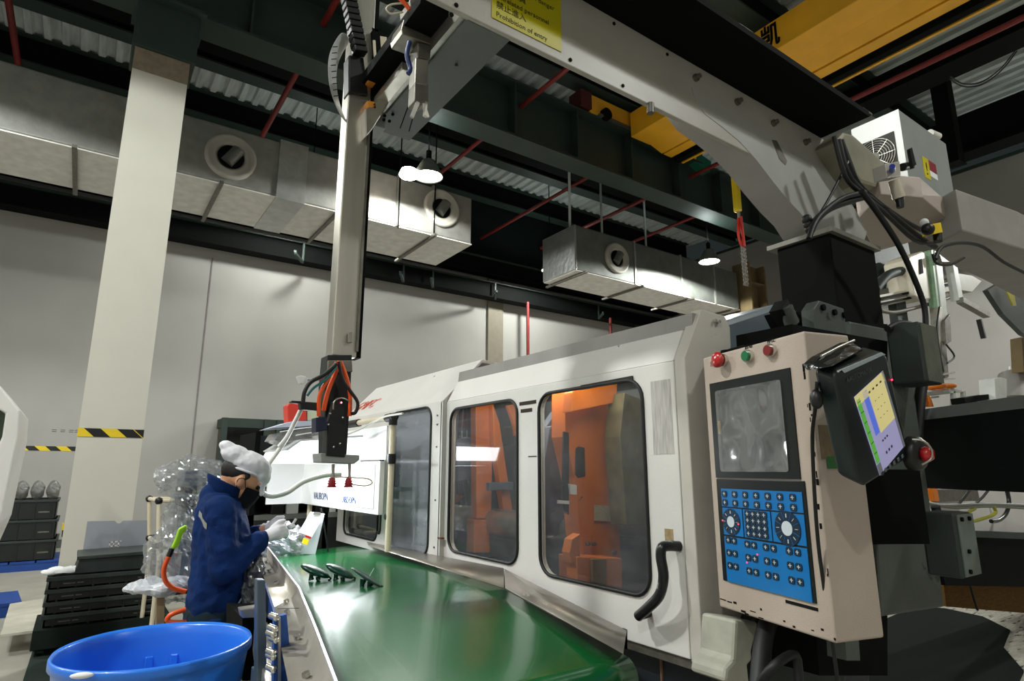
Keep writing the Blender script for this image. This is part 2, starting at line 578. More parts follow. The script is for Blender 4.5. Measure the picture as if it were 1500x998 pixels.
ibeam('roof_beam', 'dark roof beam close under the deck above the ducts, nearest the back wall', -7, XR, 14.1, 9.3, 9.9, .3, 0, BLACKM)
# a dark service tray with little bright clips between the beams
t = thing('cable_tray', 'black cable tray with small bright clips hanging behind the crane runway beam', 'cable tray', (5, 10.4, 8.85))
B(-7, XR, 9.5, 11.6, 9.26, 9.3).build('tray', BLACKM, t)
c = B(.9, 1.02, 9.6, 9.64, 9.23, 9.26).build('clip', STEELD, t)
copies(c, [(.45 * k, .25 * (k % 3), 0) for k in range(1, 34)])
# beams running away from the camera on the right, above the right wall
t = thing('side_girder', 'black steel girder running above the right-hand wall', 'beam', (15.2, 5, 8.3))
B(15.1, 15.3, -7.9, 8.1, 8.3, 9.2).build('web', BLACKM, t)
B(14.95, 15.45, -7.9, 8.1, 8.24, 8.3).build('bottom_flange', BLACKM, t)
t = thing('side_girder', 'dark girder right of the yellow crane girder, with a red pipe below it', 'beam', (12.3, 5, 9.1))
B(12.2, 12.4, -7.9, 8, 8.75, 9.24).build('web', BLACKM, t)
B(12.0, 12.6, -7.9, 8, 8.7, 8.75).build('bottom_flange', BLACKM, t)
tag(MB().bar((13.9, 4.1, 7.6), (13.9, 4.1, 9.9), .3, .3).build('hanger_post', BLACKM), 'black steel hanger post dropping from the roof behind the fan box', 'post')
tag(MB().bar((15.6, 3.2, 8.2), (17.9, 2.3, 6.9), .14, .14).build('knee_brace', BLACKM), 'slanting black knee brace over the right wall', 'brace')

# red sprinkler pipes
def redpipe(lab, pts, r=.035):
    tag(MB().tube(pts, r, 10, 1).build('sprinkler_pipe', REDP), lab, 'pipe')
redpipe('red sprinkler pipe left of the cream column', [(-1.72, 3, 8.4), (-1.72, 13.6, 8.4)], .05)
redpipe('red sprinkler pipe between the cream column and the robot arm', [(2.32, 3, 8.4), (2.32, 12.6, 8.4)], .05)
redpipe('red sprinkler pipe ending at the twin lamp above the first duct', [(6.19, 3, 8.4), (6.19, 12.3, 8.4)], .045)
redpipe('red sprinkler pipe passing above the second duct, left of the hoist chain', [(9.2, 9.0, 9.88), (9.2, 9.0, 8.4), (9.2, YW - .4, 8.4)], .045)
redpipe('long red sprinkler pipe at upper right below the dark girder', [(11.22, -7, 8.4), (11.22, 14.4, 8.4)], .05)
redpipe('second red sprinkler pipe above the far end of the second duct', [(13.4, 9.0, 8.5), (13.4, 14.9, 8.5)], .045)
redpipe('vertical red pipe drop against the wall, left of the far pilaster gap', [(10.82, 14.6, 6.6), (10.82, 14.6, 3.4)], .05)
redpipe('vertical red pipe drop below the second duct', [(14.35, 14.6, 6.6), (14.35, 14.6, 3.4)], .055)

# ---------------------------------------------------------------- columns
t = thing('column', 'cream painted concrete column with a yellow and black hazard tape band', 'column', (.24, 8.3, 0))
B(-.06, .54, 8.0, 8.6, 0, 6.62).build('shaft', COLM, t)
B(-.062, .542, 7.995, 8.605, 6.3, 6.63).build('darker_top', COLTOP, t)  # darker, rougher band around the top of the shaft
hazard(t, -.065, .545, 7.995, 1.845, 1.935, .15)
cb = thing('column_head', 'dark green steel bracket head capping the cream column', 'bracket', (.24, 8.3, 6.6))
MB().box(-.1, .6, 7.95, 8.6, 6.6, 7.3).build('bracket_box', GREEN, cb, bevel=.01)
B(.2, .22, 7.8, 8.3, 7.3, 8.4).build('gusset', GREEN, cb)
B(-.15, .66, 7.85, 8.6, 7.28, 7.32).build('cap_plate', GREEN, cb)
t = thing('column', 'brownish steel column standing behind the hoist chain', 'column', (15.6, 9.9, 0))
B(15.15, 15.21, 9.7, 10.25, 0, 7.4).build('flange', mat('dusty_brown_paint', '#7a6a4e', .7), t)
B(15.21, 15.9, 9.96, 9.98, 0, 7.4).build('web', MATS['dusty_brown_paint'], t)
B(15.9, 15.96, 9.7, 10.25, 0, 7.4).build('flange', MATS['dusty_brown_paint'], t)
for z in (5.2, 6.0, 6.8): B(15.21, 15.9, 9.72, 9.96, z, z + .03).build('stiffener', MATS['dusty_brown_paint'], t)

# ---------------------------------------------------------------- air ducts
def duct(lab, x0, x1, xs, diffs, ztop, side, d1, end=False):
    y0, z0 = 10.0, 6.0
    t = thing('air_duct', lab, 'duct', ((x0 + x1) / 2, y0 + d1 / 2, z0))
    cuts = [x0] + xs + [x1]
    for i in range(len(cuts) - 1):
        o = MB().box(cuts[i] + .012, cuts[i + 1] - .012, y0, y0 + d1, z0, ztop).build('duct_section', side, t, bevel=.03, seg=3)
    for x in xs:
        B(x - .03, x + .03, y0 - .02, y0 + d1 + .02, z0 - .02, ztop + .02).build('joint_band', FOIL, t)
    for x in [x0 + .2 + k * 1.9 for k in range(int((x1 - x0 - .2) / 1.9) + 1)]:
        B(x - .03, x + .03, y0 - .15, y0 + d1 + .15, z0 - .08, z0 - .035).build('support_rail', STEELD, t)
    for x, z in diffs:
        d = MB().lathe([(.39, .0), (.39, .05), (.34, .075), (.30, .03), (.25, .06), (.21, .02), (.2, -.02)], (x, y0, z), 40,
                       M=Matrix.Rotation(R(90), 3, 'X')).build('round_diffuser', DIFF, t)
        MB().lathe([(.2, .021), (.16, .022), (.0001, .023)], (x, y0, z), 32, M=Matrix.Rotation(R(90), 3, 'X')).build('dark_throat', BLACKM, d)
        MB().cyl((x - .06, y0 - .03, z - .12), (x + .1, y0 - .03, z + .14), .1, .1, 20).build('damper_disc', DUCTG, d)
    return t
duct('long foil-wrapped rectangular air duct passing behind the cream column', -6.5, 6.0, [-3.2, 2.3, 4.35, 5.1], [(1.41, 6.47), (5.28, 6.58)], 7.0, FOIL, 1.55)
B(2.15, 2.62, 9.96, 11.58, 5.96, 7.03).build('foil_patch', FOILS, bpy.data.objects['air_duct'])
duct('shorter suspended duct with a shiny foil end, right of the robot arm', 8.8, 15.0, [10.75, 12.5, 13.9], [(10.11, 6.53)], 7.1, DUCTG, 1.2)
d2 = bpy.data.objects['air_duct.001']
B(8.77, 8.83, 9.99, 11.21, 5.99, 7.1).build('foil_end', FOILS, d2, bevel=.02)
B(8.8, 15.0, 10.0, 11.2, 5.975, 5.995).build('bounce_lit_sheet', mat('pale_bounce_underside', '#e2deda', .6, 0, bump=.2), d2)  # pale sheet holds light bounced from the floor in its colour
B(-6.5, 6.0, 10.0, 11.55, 5.975, 5.995).build('bounce_lit_sheet', mat('bounce_underside', '#d6d3ce', .6, 0, bump=.2), bpy.data.objects['air_duct'])  # underside colour lightened to stand for bounced floor light
for i, (x, y) in enumerate(((8.9, 10.3), (9.75, 10.1), (11.3, 10.1))):
    p0 = (x, y, 7.1); p1 = (x - (.5 if i == 0 else 0), y - (.6 if i == 0 else 0), 8.7)
    tag(MB().bar(p0, p1, .06, .02).build('duct_hanger', mat('pale_galvanised', '#a8b0ae', .5, .3)),
        ['slanting galvanised hanger strap at the foil end of the second duct', 'upright galvanised hanger strap left of the second duct diffuser', 'upright galvanised hanger strap right of the second duct diffuser'][i], 'strap')
for i, x in enumerate((4.35, 5.1)):
    tag(MB().bar((x, 9.93, 5.92), (x, 9.93, 9.98), .02, .02).build('threaded_rod', BLACKM), ['thin dark hanger rod beside the robot arm', 'thin dark hanger rod left of the right-hand diffuser'][i], 'rod')

# ---------------------------------------------------------------- high-bay lamps
def highbay(x, y, z, pw, lab):
    t = thing('high_bay_lamp', lab, 'lamp', (x, y, z), group='high-bay lamps')
    MB().lathe([(.05, .34), (.12, .3), (.16, .22), (.25, .05), (.26, 0)], (x, y, z), 28).build('shade', mat('lamp_shade_grey', '#6c706e', .4, .4), t, solid=.004)
    MB().lathe([(.235, .02), (.0001, .02)], (x, y, z), 24).build('lens', LAMPM, t)
    MB().cyl((x, y, z + .3), (x, y, z + .5), .05).build('driver', BLACKM, t)
    MB().bar((x, y, z + .48), (x, y, 9.98), .02, .02).build('rod', BLACKM, t)
    l = bpy.data.lights.new('high_bay_light', 'SPOT'); l.energy = LAMP_W * pw; l.spot_size = R(172); l.spot_blend = .06; l.shadow_soft_size = .2
    l.color = (.965, 1, .95)
    o = bpy.data.objects.new('high_bay_light', l); C.objects.link(o); o.location = (x, y, z - .02)
    l = bpy.data.lights.new('added_deck_fill', 'SPOT'); l.energy = LAMP_W * pw * UP_FILL; l.spot_size = R(165); l.spot_blend = .5; l.shadow_soft_size = .15  # added upward spot, brightens the roof deck
    l.color = (.86, .97, .95)
    o = bpy.data.objects.new('added_deck_fill', l); C.objects.link(o); o.location = (x, y, z + .55); o.rotation_euler = (math.pi, 0, 0)
for i, (x, y, z, pw) in enumerate(LAMPS):
    highbay(x, y, z, pw, ['round high-bay lamp glowing above the right-hand end of the first duct', 'round high-bay lamp glowing above the second duct near the hoist chain',
                      'high-bay lamp left of the cream column, beyond the frame', 'high-bay lamp over the aisle left of the camera', 'high-bay lamp behind the camera on the left',
                      'high-bay lamp behind the camera on the right', 'unseen lamp added to brighten the right-hand wall', 'unseen lamp added behind the first duct to brighten the back wall', 'unseen lamp added behind the second duct to brighten the back wall'][i])
tag(MB().lathe([(.0001, .12), (.13, .1), (.17, 0), (.15, -.03), (.0001, -.035)], (4.12, 9.05, 6.56), 24).build('small_lamp', LAMPM), 'smaller twin lamp just left of the first high-bay lamp', 'lamp')

# ---------------------------------------------------------------- overhead crane
t = thing('overhead_crane', 'yellow overhead travelling crane with box girder and end carriage on the runway beam', 'crane', (9.3, 3, 8.5))
MB().box(8.87, 9.44, -7, 8.2, 8.5, 9.07).build('box_girder', YEL, t, bevel=.01)
MB().prism([(9.46, -7, 8.52), (9.84, -7, 8.42), (9.84, -7, 8.5), (9.46, -7, 8.64)], (0, 15.2, 0)).build('flange_plate', YEL, t)
MB().box(9.9, 10.15, -7, 8.2, 8.42, 8.48).build('lower_flange', YEL, t)
MB().box(10.25, 10.4, -7, 8.2, 8.36, 8.5).build('power_rail', BLACKM, t)
MB().box(10.5, 10.56, -7, 8.2, 8.4, 8.48).build('yellow_rail', YEL, t)
ec = MB().box(7.8, 11.2, 8.3, 8.6, 8.76, 9.18).build('end_carriage', YEL, t, bevel=.01)
B(7.5, 7.8, 8.25, 8.62, 8.8, 9.17).build('end_buffer', mat('dark_red_buffer', '#4b1512', .6), t)
for x in (8.2, 9.3, 10.4): MB().cyl((x, 8.2, 8.82), (x, 8.3, 8.82), .13, n=20).build('wheel', BLACKM, t)
B(8.0, 10.9, 8.22, 8.5, 8.73, 8.77).build('runway_rail', STEELD, t)
k = at(1122, 63, X=8.86)
text('girder_character', '凯', BLACKM, (8.862, k.y + .1, k.z - .1), (0, -1, 0), (0, 0, 1), .36, t, bold=.01, tall=1.35)
MB().bar((11.2, 8.45, 8.85), (11.7, 8.4, 8.7), .25, .3).build('drive_motor', mat('teal_motor', '#1d6b55', .4), t)
# hoist hook block with red sling hardware and chain
p = at(1080, 300, Y=5.9)
sx, sy = p.x, p.y
top = at(1080, 262, Y=5.9).z; mid = at(1080, 310, Y=5.9).z; rd = at(1086, 335, Y=5.9).z; rb = at(1088, 362, Y=5.9).z; cb_ = at(1089, 412, Y=5.9).z
t = thing('hoist_hook', 'yellow hoist load block with red hook hardware and hanging chain', 'hoist', (sx, sy, cb_))
MB().box(sx - .05, sx + .05, sy - .06, sy + .06, mid, top + .05).build('load_block', YELB, t, bevel=.02)
MB().bar((sx, sy, top), (sx, sy, 8.5), .03, .03).build('hoist_rope', BLACKM, t)
MB().cyl((sx + .02, sy, mid), (sx + .02, sy, mid - .12), .025).build('swivel', STEEL, t)
for a, q in ((-.06, 0), (.06, .02), (0, -.04)):
    MB().tube([(sx + .02, sy + q, mid - .1), (sx + a + .03, sy + q, rd), (sx + a * 1.3 + .04, sy + q, (rd + rb) / 2), (sx + a * .4 + .05, sy + q, rb)], .022, 8).build('red_shackle', mat('red_sling_steel', '#c72a1c', .4), t)
mb = MB()
n = int((rb - cb_ + .15) / .035)
for i in range(n):
    for dx in (-.04, .0, .04, .08):
        z = rb + .06 - i * .035
        mb.tube([(sx + .04 + dx, sy + (.012 if i % 2 else -.012), z), (sx + .04 + dx, sy, z - .04)], .009, 5, 1)
ch = mb.build('chain', STEELD, t); ch['kind'] = 'stuff'

# ================================================================ INJECTION MOULDING MACHINE
XM = 1.6
mach = thing('injection_moulding_machine', 'big white injection moulding machine with windowed sliding doors along the conveyor', 'machine', (2.1, 2.6, 0))
W1 = rrect(.615, .72, .07, 6, 2.24, 1.095)
W2 = rrect(.60, .735, .075, 6, 1.48, 1.083)
f3 = lambda p: (XM, p[0], p[1])
door = ring_plate([(1.335, .93), (2.905, .93), (2.905, 1.86), (1.335, 1.86)], [W1, W2], f3, (.03, 0, 0)).build('sliding_door', WHITE, mach, bevel=.004)
for wn in (W1, W2):
    MB().prism([(XM + .012, y, z) for y, z in wn], (.005, 0, 0)).build('window_pane', GLASSW, door)
    lp = [(XM - .002, y, z) for y, z in wn]
    MB().tube(lp + lp[:1], .0075, 6, 1).build('window_gasket', RUBBER, door)
# upper rubber flap on the wide window
MB().bar((XM - .004, 1.52, 1.822), (XM - .004, 1.80, 1.818), .006, .018).build('gasket_flap', RUBBER, door)
# sloped shoulder above the door and the upright strip behind it
MB().prism([(1.6, 1.335, 1.86), (1.662, 1.335, 1.975), (1.69, 1.335, 1.975), (1.64, 1.335, 1.86)], (0, 1.565, 0)).build('sloped_shoulder', WHITE, mach, bevel=.003)
MB().prism([(1.665, 1.3, 1.975), (1.672, 1.3, 2.03), (1.72, 1.3, 2.03), (1.72, 1.3, 1.975)], (0, 1.6, 0)).build('top_strip', mat('grey_top_strip', '#86837f', .5), mach)
# marks of torn tape between the windows, clear tape patch and rust dots on the door
TORN = mat('old_tape_residue', '#3a332d', .7)
for y0, y1, z in ((2.10, 2.225, 1.79), (2.13, 2.215, 1.757), (2.10, 2.16, 1.555)):
    B(XM - .0015, XM, y0, y1, z - (.008 if z > 1.6 else .002), z + (.008 if z > 1.6 else .002)).build('tape_residue', TORN, door)
B(XM - .001, XM, 1.352, 1.44, 1.55, 1.80).build('clear_tape_patch', mat('clear_tape', '#b7b3b0', .3, var=.25, scale=30, stretch=(1, 5, .4)), door)
B(XM - .001, XM, 1.375, 1.41, 1.27, 1.31).build('stain', mat('stain_brown', '#a08a68', .7, var=.3, scale=60), door)
# handle: bent black tube
hp = [at(990, 801, X=1.585), at(972, 801, X=1.54), at(968, 815, X=1.53), at(972, 845, X=1.53), at(966, 872, X=1.535), at(950, 890, X=1.54), at(935, 903, X=1.55), at(928, 908, X=1.575)]
hp[0].x = 1.6; hp[-1].x = 1.6
MB().tube([hp[0], hp[1], hp[2], hp[3], hp[4], hp[5], hp[6]], .0165, 12, 5).build('door_handle', mat('worn_black_handle', '#111416', .3, wear='#8b8f92', wscale=30, wamt=.66), door)
MB().cyl(hp[6], (1.6, hp[6].y, hp[6].z + .004), .014).build('handle_foot', BLACK, door)
# end post with chamfered top
t0 = [(1.598, .925), (1.598, 1.865), (1.70, 2.045), (1.835, 2.04), (1.86, 2.0), (1.80, .925)]
MB().prism([(x, 1.285, z) for x, z in t0], (0, .045, 0)).build('end_post', mat('end_post_paint', '#c4beb6', .5, var=.07, bump=.06, bscale=150, wear='#4a3f38', wscale=16, wamt=.72), mach, bevel=.004)
for y, z in ((1.28, 2.01),):
    for x in (1.765, 1.785): MB().cyl((x, y + .006, z), (x, y - .008, z), .007, n=8).build('bolt', SILV, mach)
MB().bar((1.606, 1.278, .925), (1.606, 1.278, 1.0), .015, .03).build('door_stop', STEELD, mach)
# dark base of the machine
MB().box(1.66, 2.6, 1.3, 4.5, 0, .92).build('base', mat('dark_blue_grey_base', '#161f27', .5, var=.2), mach, bevel=.01)
MB().box(1.652, 1.66, 1.5, 1.506, 0, .92).build('base_seam', mat('seam_brown', '#7a5a48', .6), mach)
MB().box(1.61, 1.66, 1.30, 2.9, .90, .93).build('door_rail', STEELD, mach)
# far (clamp side) housing with its own roof
q = at(705, 527, Y=2.92); q2 = at(735, 533, Y=2.92); q2.z = q.z - .02
pr_ = [(1.575, 1.865), (q.x, q.z), (q2.x + .1, q2.z), (q2.x + .1, q2.z - .015), (q.x, q.z - .02), (1.60, 1.85)]
MB().prism([(x, 2.91, z) for x, z in pr_], (0, 1.55, 0)).build('far_roof', WHITE, mach, bevel=.003)
W3 = rrect(.535, .80, .07, 5, 3.03, 1.045)
a4 = at(505, 750, X=1.575); b4 = at(552, 793, X=1.575)
W4 = rrect(a4.y - b4.y, .33, .06, 5, b4.y, b4.z)
a5 = at(562, 700, X=1.575)
W5 = rrect(.05, .5, .024, 4, 3.67, 1.11)
ff = lambda p: (1.575, p[0], p[1])
fh = ring_plate([(2.915, 1.0), (4.46, 1.0), (4.46, 1.865), (2.915, 1.865)], [W3, W5, W4], ff, (.03, 0, 0)).build('far_housing_panel', WHITE, mach, bevel=.004)
for wn, gm in ((W3, GLASSM), (W4, GLASSW), (W5, GLASSW)):
    MB().prism([(1.588, y, z) for y, z in wn], (.005, 0, 0)).build('window_pane', gm, fh)
    lp = [(1.573, y, z) for y, z in wn]
    MB().tube(lp + lp[:1], .007, 6, 1).build('window_gasket', RUBBER, fh)
B(1.575, 1.66, 2.905, 2.925, .93, 1.86).build('joint_post', WHITE, mach)
for z in (1.0, 1.10, 1.34, 1.62, 1.74, 1.79): MB().cyl((1.575, 2.96, z), (1.57, 2.96, z), .005, n=8).build('rivet', STEELD, fh)
B(1.57, 1.59, 2.88, 2.92, 1.148, 1.154).build('rust_mark', mat('rust', '#6b4326', .8), mach)
# red outline lettering on the sloped roof
pa = at(508, 615, X=1.6); k1 = Vector((q.x - 1.575, 0, q.z - 1.865)).normalized()
text('red_logo', 'GMFC', mat('red_logo_paint', '#c9482f', .5), (1.625, 4.42, 1.925), (0, -1, 0), k1, .14, mach, .0005, .35, .0012)
# interior: platens, tie bars, castings seen through the windows
inn = mach
def px_plate(name, pts, Y=None, X=None, th=.08, m=ORG, par=inn, bevel=.004):
    P = [at(x, y, X=X, Y=Y) for x, y in pts]
    vec = (0, th, 0) if Y else (th, 0, 0)
    return MB().prism(P, vec).build(name, m, par, bevel=bevel)
GI = mat('casting_blue_grey', '#5d6474', .5, var=.12)
GD = mat('casting_dark', '#24221f', .55, var=.3)
OL = mat('olive_grime_metal', '#5b5433', .6, var=.4, scale=14)
px_plate('moving_platen', [(828, 640), (828, 562), (900, 556), (911, 860), (856, 850), (842, 700)], Y=2.12, th=.1)
px_plate('platen_top_arm', [(838, 575), (848, 566), (905, 556), (903, 590), (836, 604)], Y=2.02, th=.06)
px_plate('platen_slot', [(844, 657), (848, 654), (857, 656), (858, 698), (847, 700), (843, 695)], Y=2.115, th=.01, m=GD)
px_plate('platen_notch', [(826, 632), (834, 634), (834, 755), (829, 752), (824, 730)], Y=2.112, th=.012, m=GD)
px_plate('platen_foot', [(845, 816), (911, 818), (912, 862), (846, 852)], Y=1.98, th=.12)
px_plate('foot_bracket', [(868, 819), (889, 819), (889, 858), (868, 854)], Y=1.96, th=.02, m=mat('brown_bracket', '#7c5a3a', .6))
px_plate('rating_label', [(871, 740), (904, 742), (904, 765), (871, 763)], Y=2.11, th=.004, m=mat('label_paper', '#b5a993', .6, var=.15, scale=80), bevel=0)
px_plate('white_tab', [(834, 709), (845, 711), (845, 725), (836, 724)], Y=2.1, th=.01, m=PAPER, bevel=0)
px_plate('white_tab', [(818, 733), (834, 734), (834, 739), (818, 738)], Y=2.1, th=.01, m=PAPER, bevel=0)
for x, y in ((859, 797), (868, 797), (898, 809)):
    p = at(x, y, Y=2.11); MB().cyl(p, p + Vector((0, -.02, 0)), .008, n=8).build('bolt', STEELD, inn)
px_plate('grey_casting', [(795, 690), (806, 625), (830, 620), (832, 780), (800, 790)], Y=2.3, th=.1, m=GI)
px_plate('grey_casting', [(800, 625), (815, 603), (945, 590), (943, 620), (830, 628)], Y=2.35, th=.05, m=GI)
px_plate('olive_casting', [(915, 575), (940, 585), (952, 700), (950, 770), (918, 770), (908, 640)], Y=1.95, th=.1, m=OL)
px_plate('dark_back_frame', [(690, 580), (960, 545), (965, 880), (690, 820)], Y=3.4, th=.05, m=GD)
px_plate('dark_back_frame', [(650, 590), (700, 585), (700, 830), (650, 800)], Y=4.2, th=.05, m=GI)
# seen in the narrower window
px_plate('front_toggle_bar', [(697, 592), (722, 590), (720, 760), (698, 760)], Y=2.95, th=.06)
px_plate('front_toggle_foot', [(695, 762), (717, 762), (718, 810), (694, 810)], Y=2.93, th=.08)
px_plate('slanting_link', [(722, 590), (732, 620), (755, 775), (742, 776), (724, 650)], Y=2.9, th=.05)
px_plate('slanting_link', [(744, 594), (757, 592), (757, 640), (752, 618)], Y=2.9, th=.03)
px_plate('cross_bracket', [(716, 707), (752, 706), (752, 718), (716, 719)], Y=2.86, th=.03, m=GI)
px_plate('orange_shelf', [(662, 723), (680, 727), (664, 742)], Y=3.3, th=.05)
for x, z, r in ((1.95, 1.21, .075), (2.3, 1.72, .06), (2.5, 1.21, .07)):
    MB().cyl((x, 2.16, z), (x, 4.3, z), r, n=24).build('tie_bar', STEEL, inn)
px_plate('orange_knuckle', [(838, 790), (850, 782), (850, 830), (838, 826), (834, 810)], Y=1.99, th=.05)
px_plate('steel_block', [(668, 645), (690, 640), (700, 660), (700, 700), (672, 705)], Y=3.1, th=.1, m=GI)
for i in range(5):
    p = at(670 + i * 4, 600, Y=3.6)
    MB().tube([at(668 + i * 7, 600, Y=3.5), at(664 + i * 8, 680, Y=3.4), at(676 + i * 6, 760, Y=3.5)], .012, 6).build('hydraulic_hose', RUBBER, inn)
B(2.55, 2.6, 1.34, 4.4, .93, 1.95).build('rear_panel', mat('machine_rear_grey', '#57595a', .6), mach)
B(1.66, 2.6, 1.34, 4.4, .93, .945).build('drip_floor', GD, mach)

wlp = MB().box(1.70, 1.74, 1.5, 2.8, 1.955, 1.97).build('added_glow_bar', mat('added_bar_glow', '#ffffff', emit='#fff8ee', es=3), inn)  # glowing bar added to brighten the inside of the machine
area_light('added_interior_fill', (1.72, 2.15, 1.95), (0, R(-38), 0), .05, 9, (1, .95, .88), 1.2)  # added fill light on the castings behind the windows
# grey cover and platen casting to the right of the door
def cbox(left, ctop, right, cbot, Yc):
    c = at(*ctop, Y=Yc); y1 = at(*left, X=c.x).y; x1 = at(*right, Y=Yc).x; z0 = at(*cbot, Y=Yc).z
    return c.x, x1, Yc, y1, z0, c.z
fix = mach
cov = [at(1062, 470, Y=1.34), at(1158, 440, Y=1.34), at(1200, 500, Y=1.34), at(1200, 700, Y=1.34), at(1062, 700, Y=1.34)]
MB().prism(cov, (0, .3, 0)).build('grey_cover', mat('blue_grey_cover', '#67717a', .35, var=.06), fix, bevel=.02)
MB().prism([at(1270, 545, Y=.97), at(1338, 560, Y=.97), at(1385, 890, Y=.97), at(1290, 905, Y=.97)], (0, .4, 0)).build('platen_block', GREYP, fix, bevel=.01)
MB().prism([at(1245, 470, Y=1.15), at(1345, 490, Y=1.15), at(1350, 600, Y=1.15), at(1245, 600, Y=1.15)], (0, .3, 0)).build('platen_shoulder', GREYP, fix, bevel=.01)
MB().prism([at(1192, 452, Y=1.12), at(1200, 440, Y=1.12), at(1236, 452, Y=1.12), at(1243, 500, Y=1.12), at(1196, 500, Y=1.12)], (0, .05, 0)).build('bracket_plate', GREYP, fix, bevel=.004)
for x, y in ((1204, 447), (1221, 454), (1235, 458)):
    p = at(x, y + 4, Y=1.12); MB().cyl(p, p + Vector((0, -.01, 0)), .012, n=10).build('hex_bolt', BLACKM, fix)
MB().prism([at(1130, 460, Y=1.2), at(1200, 455, Y=1.2), at(1240, 470, Y=1.2), at(1300, 475, Y=1.2), at(1302, 494, Y=1.2), at(1150, 500, Y=1.2)], (0, .03, 0)).build('dark_mount', BLACKM, fix)
p = at(1150, 455, Y=1.2)
MB().bar(at(1140, 448, Y=1.15), at(1158, 478, Y=1.15), .05, .06).build('cable_gland', BLACK, fix)
MB().cyl(at(1150, 450, Y=1.13), at(1160, 475, Y=1.13), .025).build('gland_nut', GREYP, fix)
MB().prism([at(1160, 475, Y=1.0), at(1300, 500, Y=1.0), at(1300, 990, Y=1.0), at(1200, 990, Y=1.0)], (0, .2, 0)).build('dark_core', BLACKM, fix)
bx = cbox((1296, 478), (1345, 470), (1370, 482), (1345, 557), .86)
MB().box(*bx).build('junction_box', mat('junction_dark', '#27302c', .6, var=.25), fix, bevel=.008)
MB().box(bx[0] + .01, bx[1], bx[2] - .003, bx[2], bx[4] + .005, bx[5] - .005).build('box_lid', mat('junction_lid', '#55584c', .6, var=.2, scale=20), fix)
bx = cbox((1348, 768), (1398, 752), (1424, 760), (1402, 852), .72)
MB().box(*bx).build('junction_box', MATS['junction_dark'], fix, bevel=.008)
MB().box(bx[0] + .01, bx[1], bx[2] - .003, bx[2], bx[4] + .005, bx[5] - .005).build('box_lid', mat('junction_lid_grey', '#5f6862', .6, var=.15, scale=20), fix)
for fx, fz in ((.25, .9), (.7, .9), (.4, .4), (.3, .1)):
    p = Vector((bx[0] + (bx[1] - bx[0]) * fx, bx[2] - .003, bx[4] + (bx[5] - bx[4]) * fz)); MB().cyl(p, p + Vector((0, -.006, 0)), .006, n=8).build('lid_screw', BLACKM, fix)
p = at(1290, 725, Y=.96)
MB().cyl(p + Vector((-.02, 0, 0)), p + Vector((-.02, -.06, 0)), .07, n=28).build('cable_port', BLACKM, fix)
MB().tube([at(1300, 482, Y=.95), at(1318, 474, Y=.95), at(1338, 478, Y=.95), at(1350, 500, Y=.95)], .012, 8).build('short_cable', RUBBER, fix)
# pale castings and bellows below the console
low = mach
mb = MB()
P = [at(1078, 908, Y=1.15), at(1112, 912, Y=1.15), at(1102, 955, Y=1.15), at(1103, 968, Y=1.15), at(1096, 975, Y=1.15), at(1100, 1010, Y=1.15), at(1062, 1000, Y=1.15), at(1064, 980, Y=1.15), at(1075, 968, Y=1.15)]
mb.prism(P, (0, .12, 0)).build('pale_casting', mat('grimy_white_casting', '#a5a497', .5, var=.12, scale=20), low, bevel=.01)
P = [at(1120, 905, Y=1.2), at(1250, 930, Y=1.2), at(1240, 1010, Y=1.2), at(1110, 1010, Y=1.2)]
MB().prism(P, (0, .1, 0)).build('grey_casting', GREEND, low, bevel=.02)
MB().tube([at(1128, 905, Y=1.1), at(1118, 940, Y=1.08), at(1112, 1010, Y=1.05)], .025, 12).build('black_hose', RUBBER, low)
MB().tube([at(1110, 1005, Y=1.05), at(1135, 975, Y=1.0), at(1165, 960, Y=1.0), at(1170, 1000, Y=1.0)], .012, 8).build('thin_hose', RUBBER, low)
MB().prism([at(1238, 938, Y=.9), at(1258, 938, Y=.9), at(1260, 968, Y=.9), at(1240, 968, Y=.9)], (0, .05, 0)).build('foot_plate', GREYP, low)

# ================================================================ CONTROL CONSOLE
CW, CH, CD = .418, .753, .155
con = thing('control_console', 'grey-white control console with dark screen and blue keypad', 'control panel', (1.61, 1.223, 1.10), R(-105.2), local=True)
cx_ = Vector((math.cos(R(-105.2)), math.sin(R(-105.2)), 0)); cy_ = Vector((-cx_.y, cx_.x, 0)); cO = Vector((1.61, 1.223, 1.10))
def cl(px, py, dy=0):
    p = atp(px, py, cO + cy_ * dy, cy_) - cO
    return Vector((p.dot(cx_), p.dot(cy_), p.z))
MB().prism([(0, 0, 0), (0, 0, CH), (CW, 0, CH), (CW, 0, 0)], (0, CD, 0)).build('console_body', WHITE2, con, bevel=.006, seg=3)
def qpl(name, pxs, y0, th, m, bevel=0., par=con):
    return MB().prism([tuple(Vector((cl(*p, dy=y0).x, y0, cl(*p, dy=y0).z))) for p in pxs], (0, th, 0)).build(name, m, par, bevel=bevel)
s0, s1 = cl(1044, 562), cl(1189, 700)
zt, zb = cl(1044, 562).z, cl(1055, 700).z
x0, x1 = .03, .362
BEZ = mat('black_bezel', '#0b1211', .3, var=.1)
scr = ring_plate([(x0, zb), (x1, zb), (x1, zt), (x0, zt)], [[(x0 + .035, zb + .025), (x1 - .038, zb + .025), (x1 - .038, zt - .035), (x0 + .035, zt - .035)]], lambda p: (p[0], -.004, p[1]), (0, .006, 0)).build('screen_bezel', BEZ, con)
MB().prism([(x0 + .03, -.0005, zb + .02), (x1 - .03, -.0005, zb + .02), (x1 - .03, -.0005, zt - .03), (x0 + .03, -.0005, zt - .03)], (0, .002, 0)).build('screen', SCRD, con)
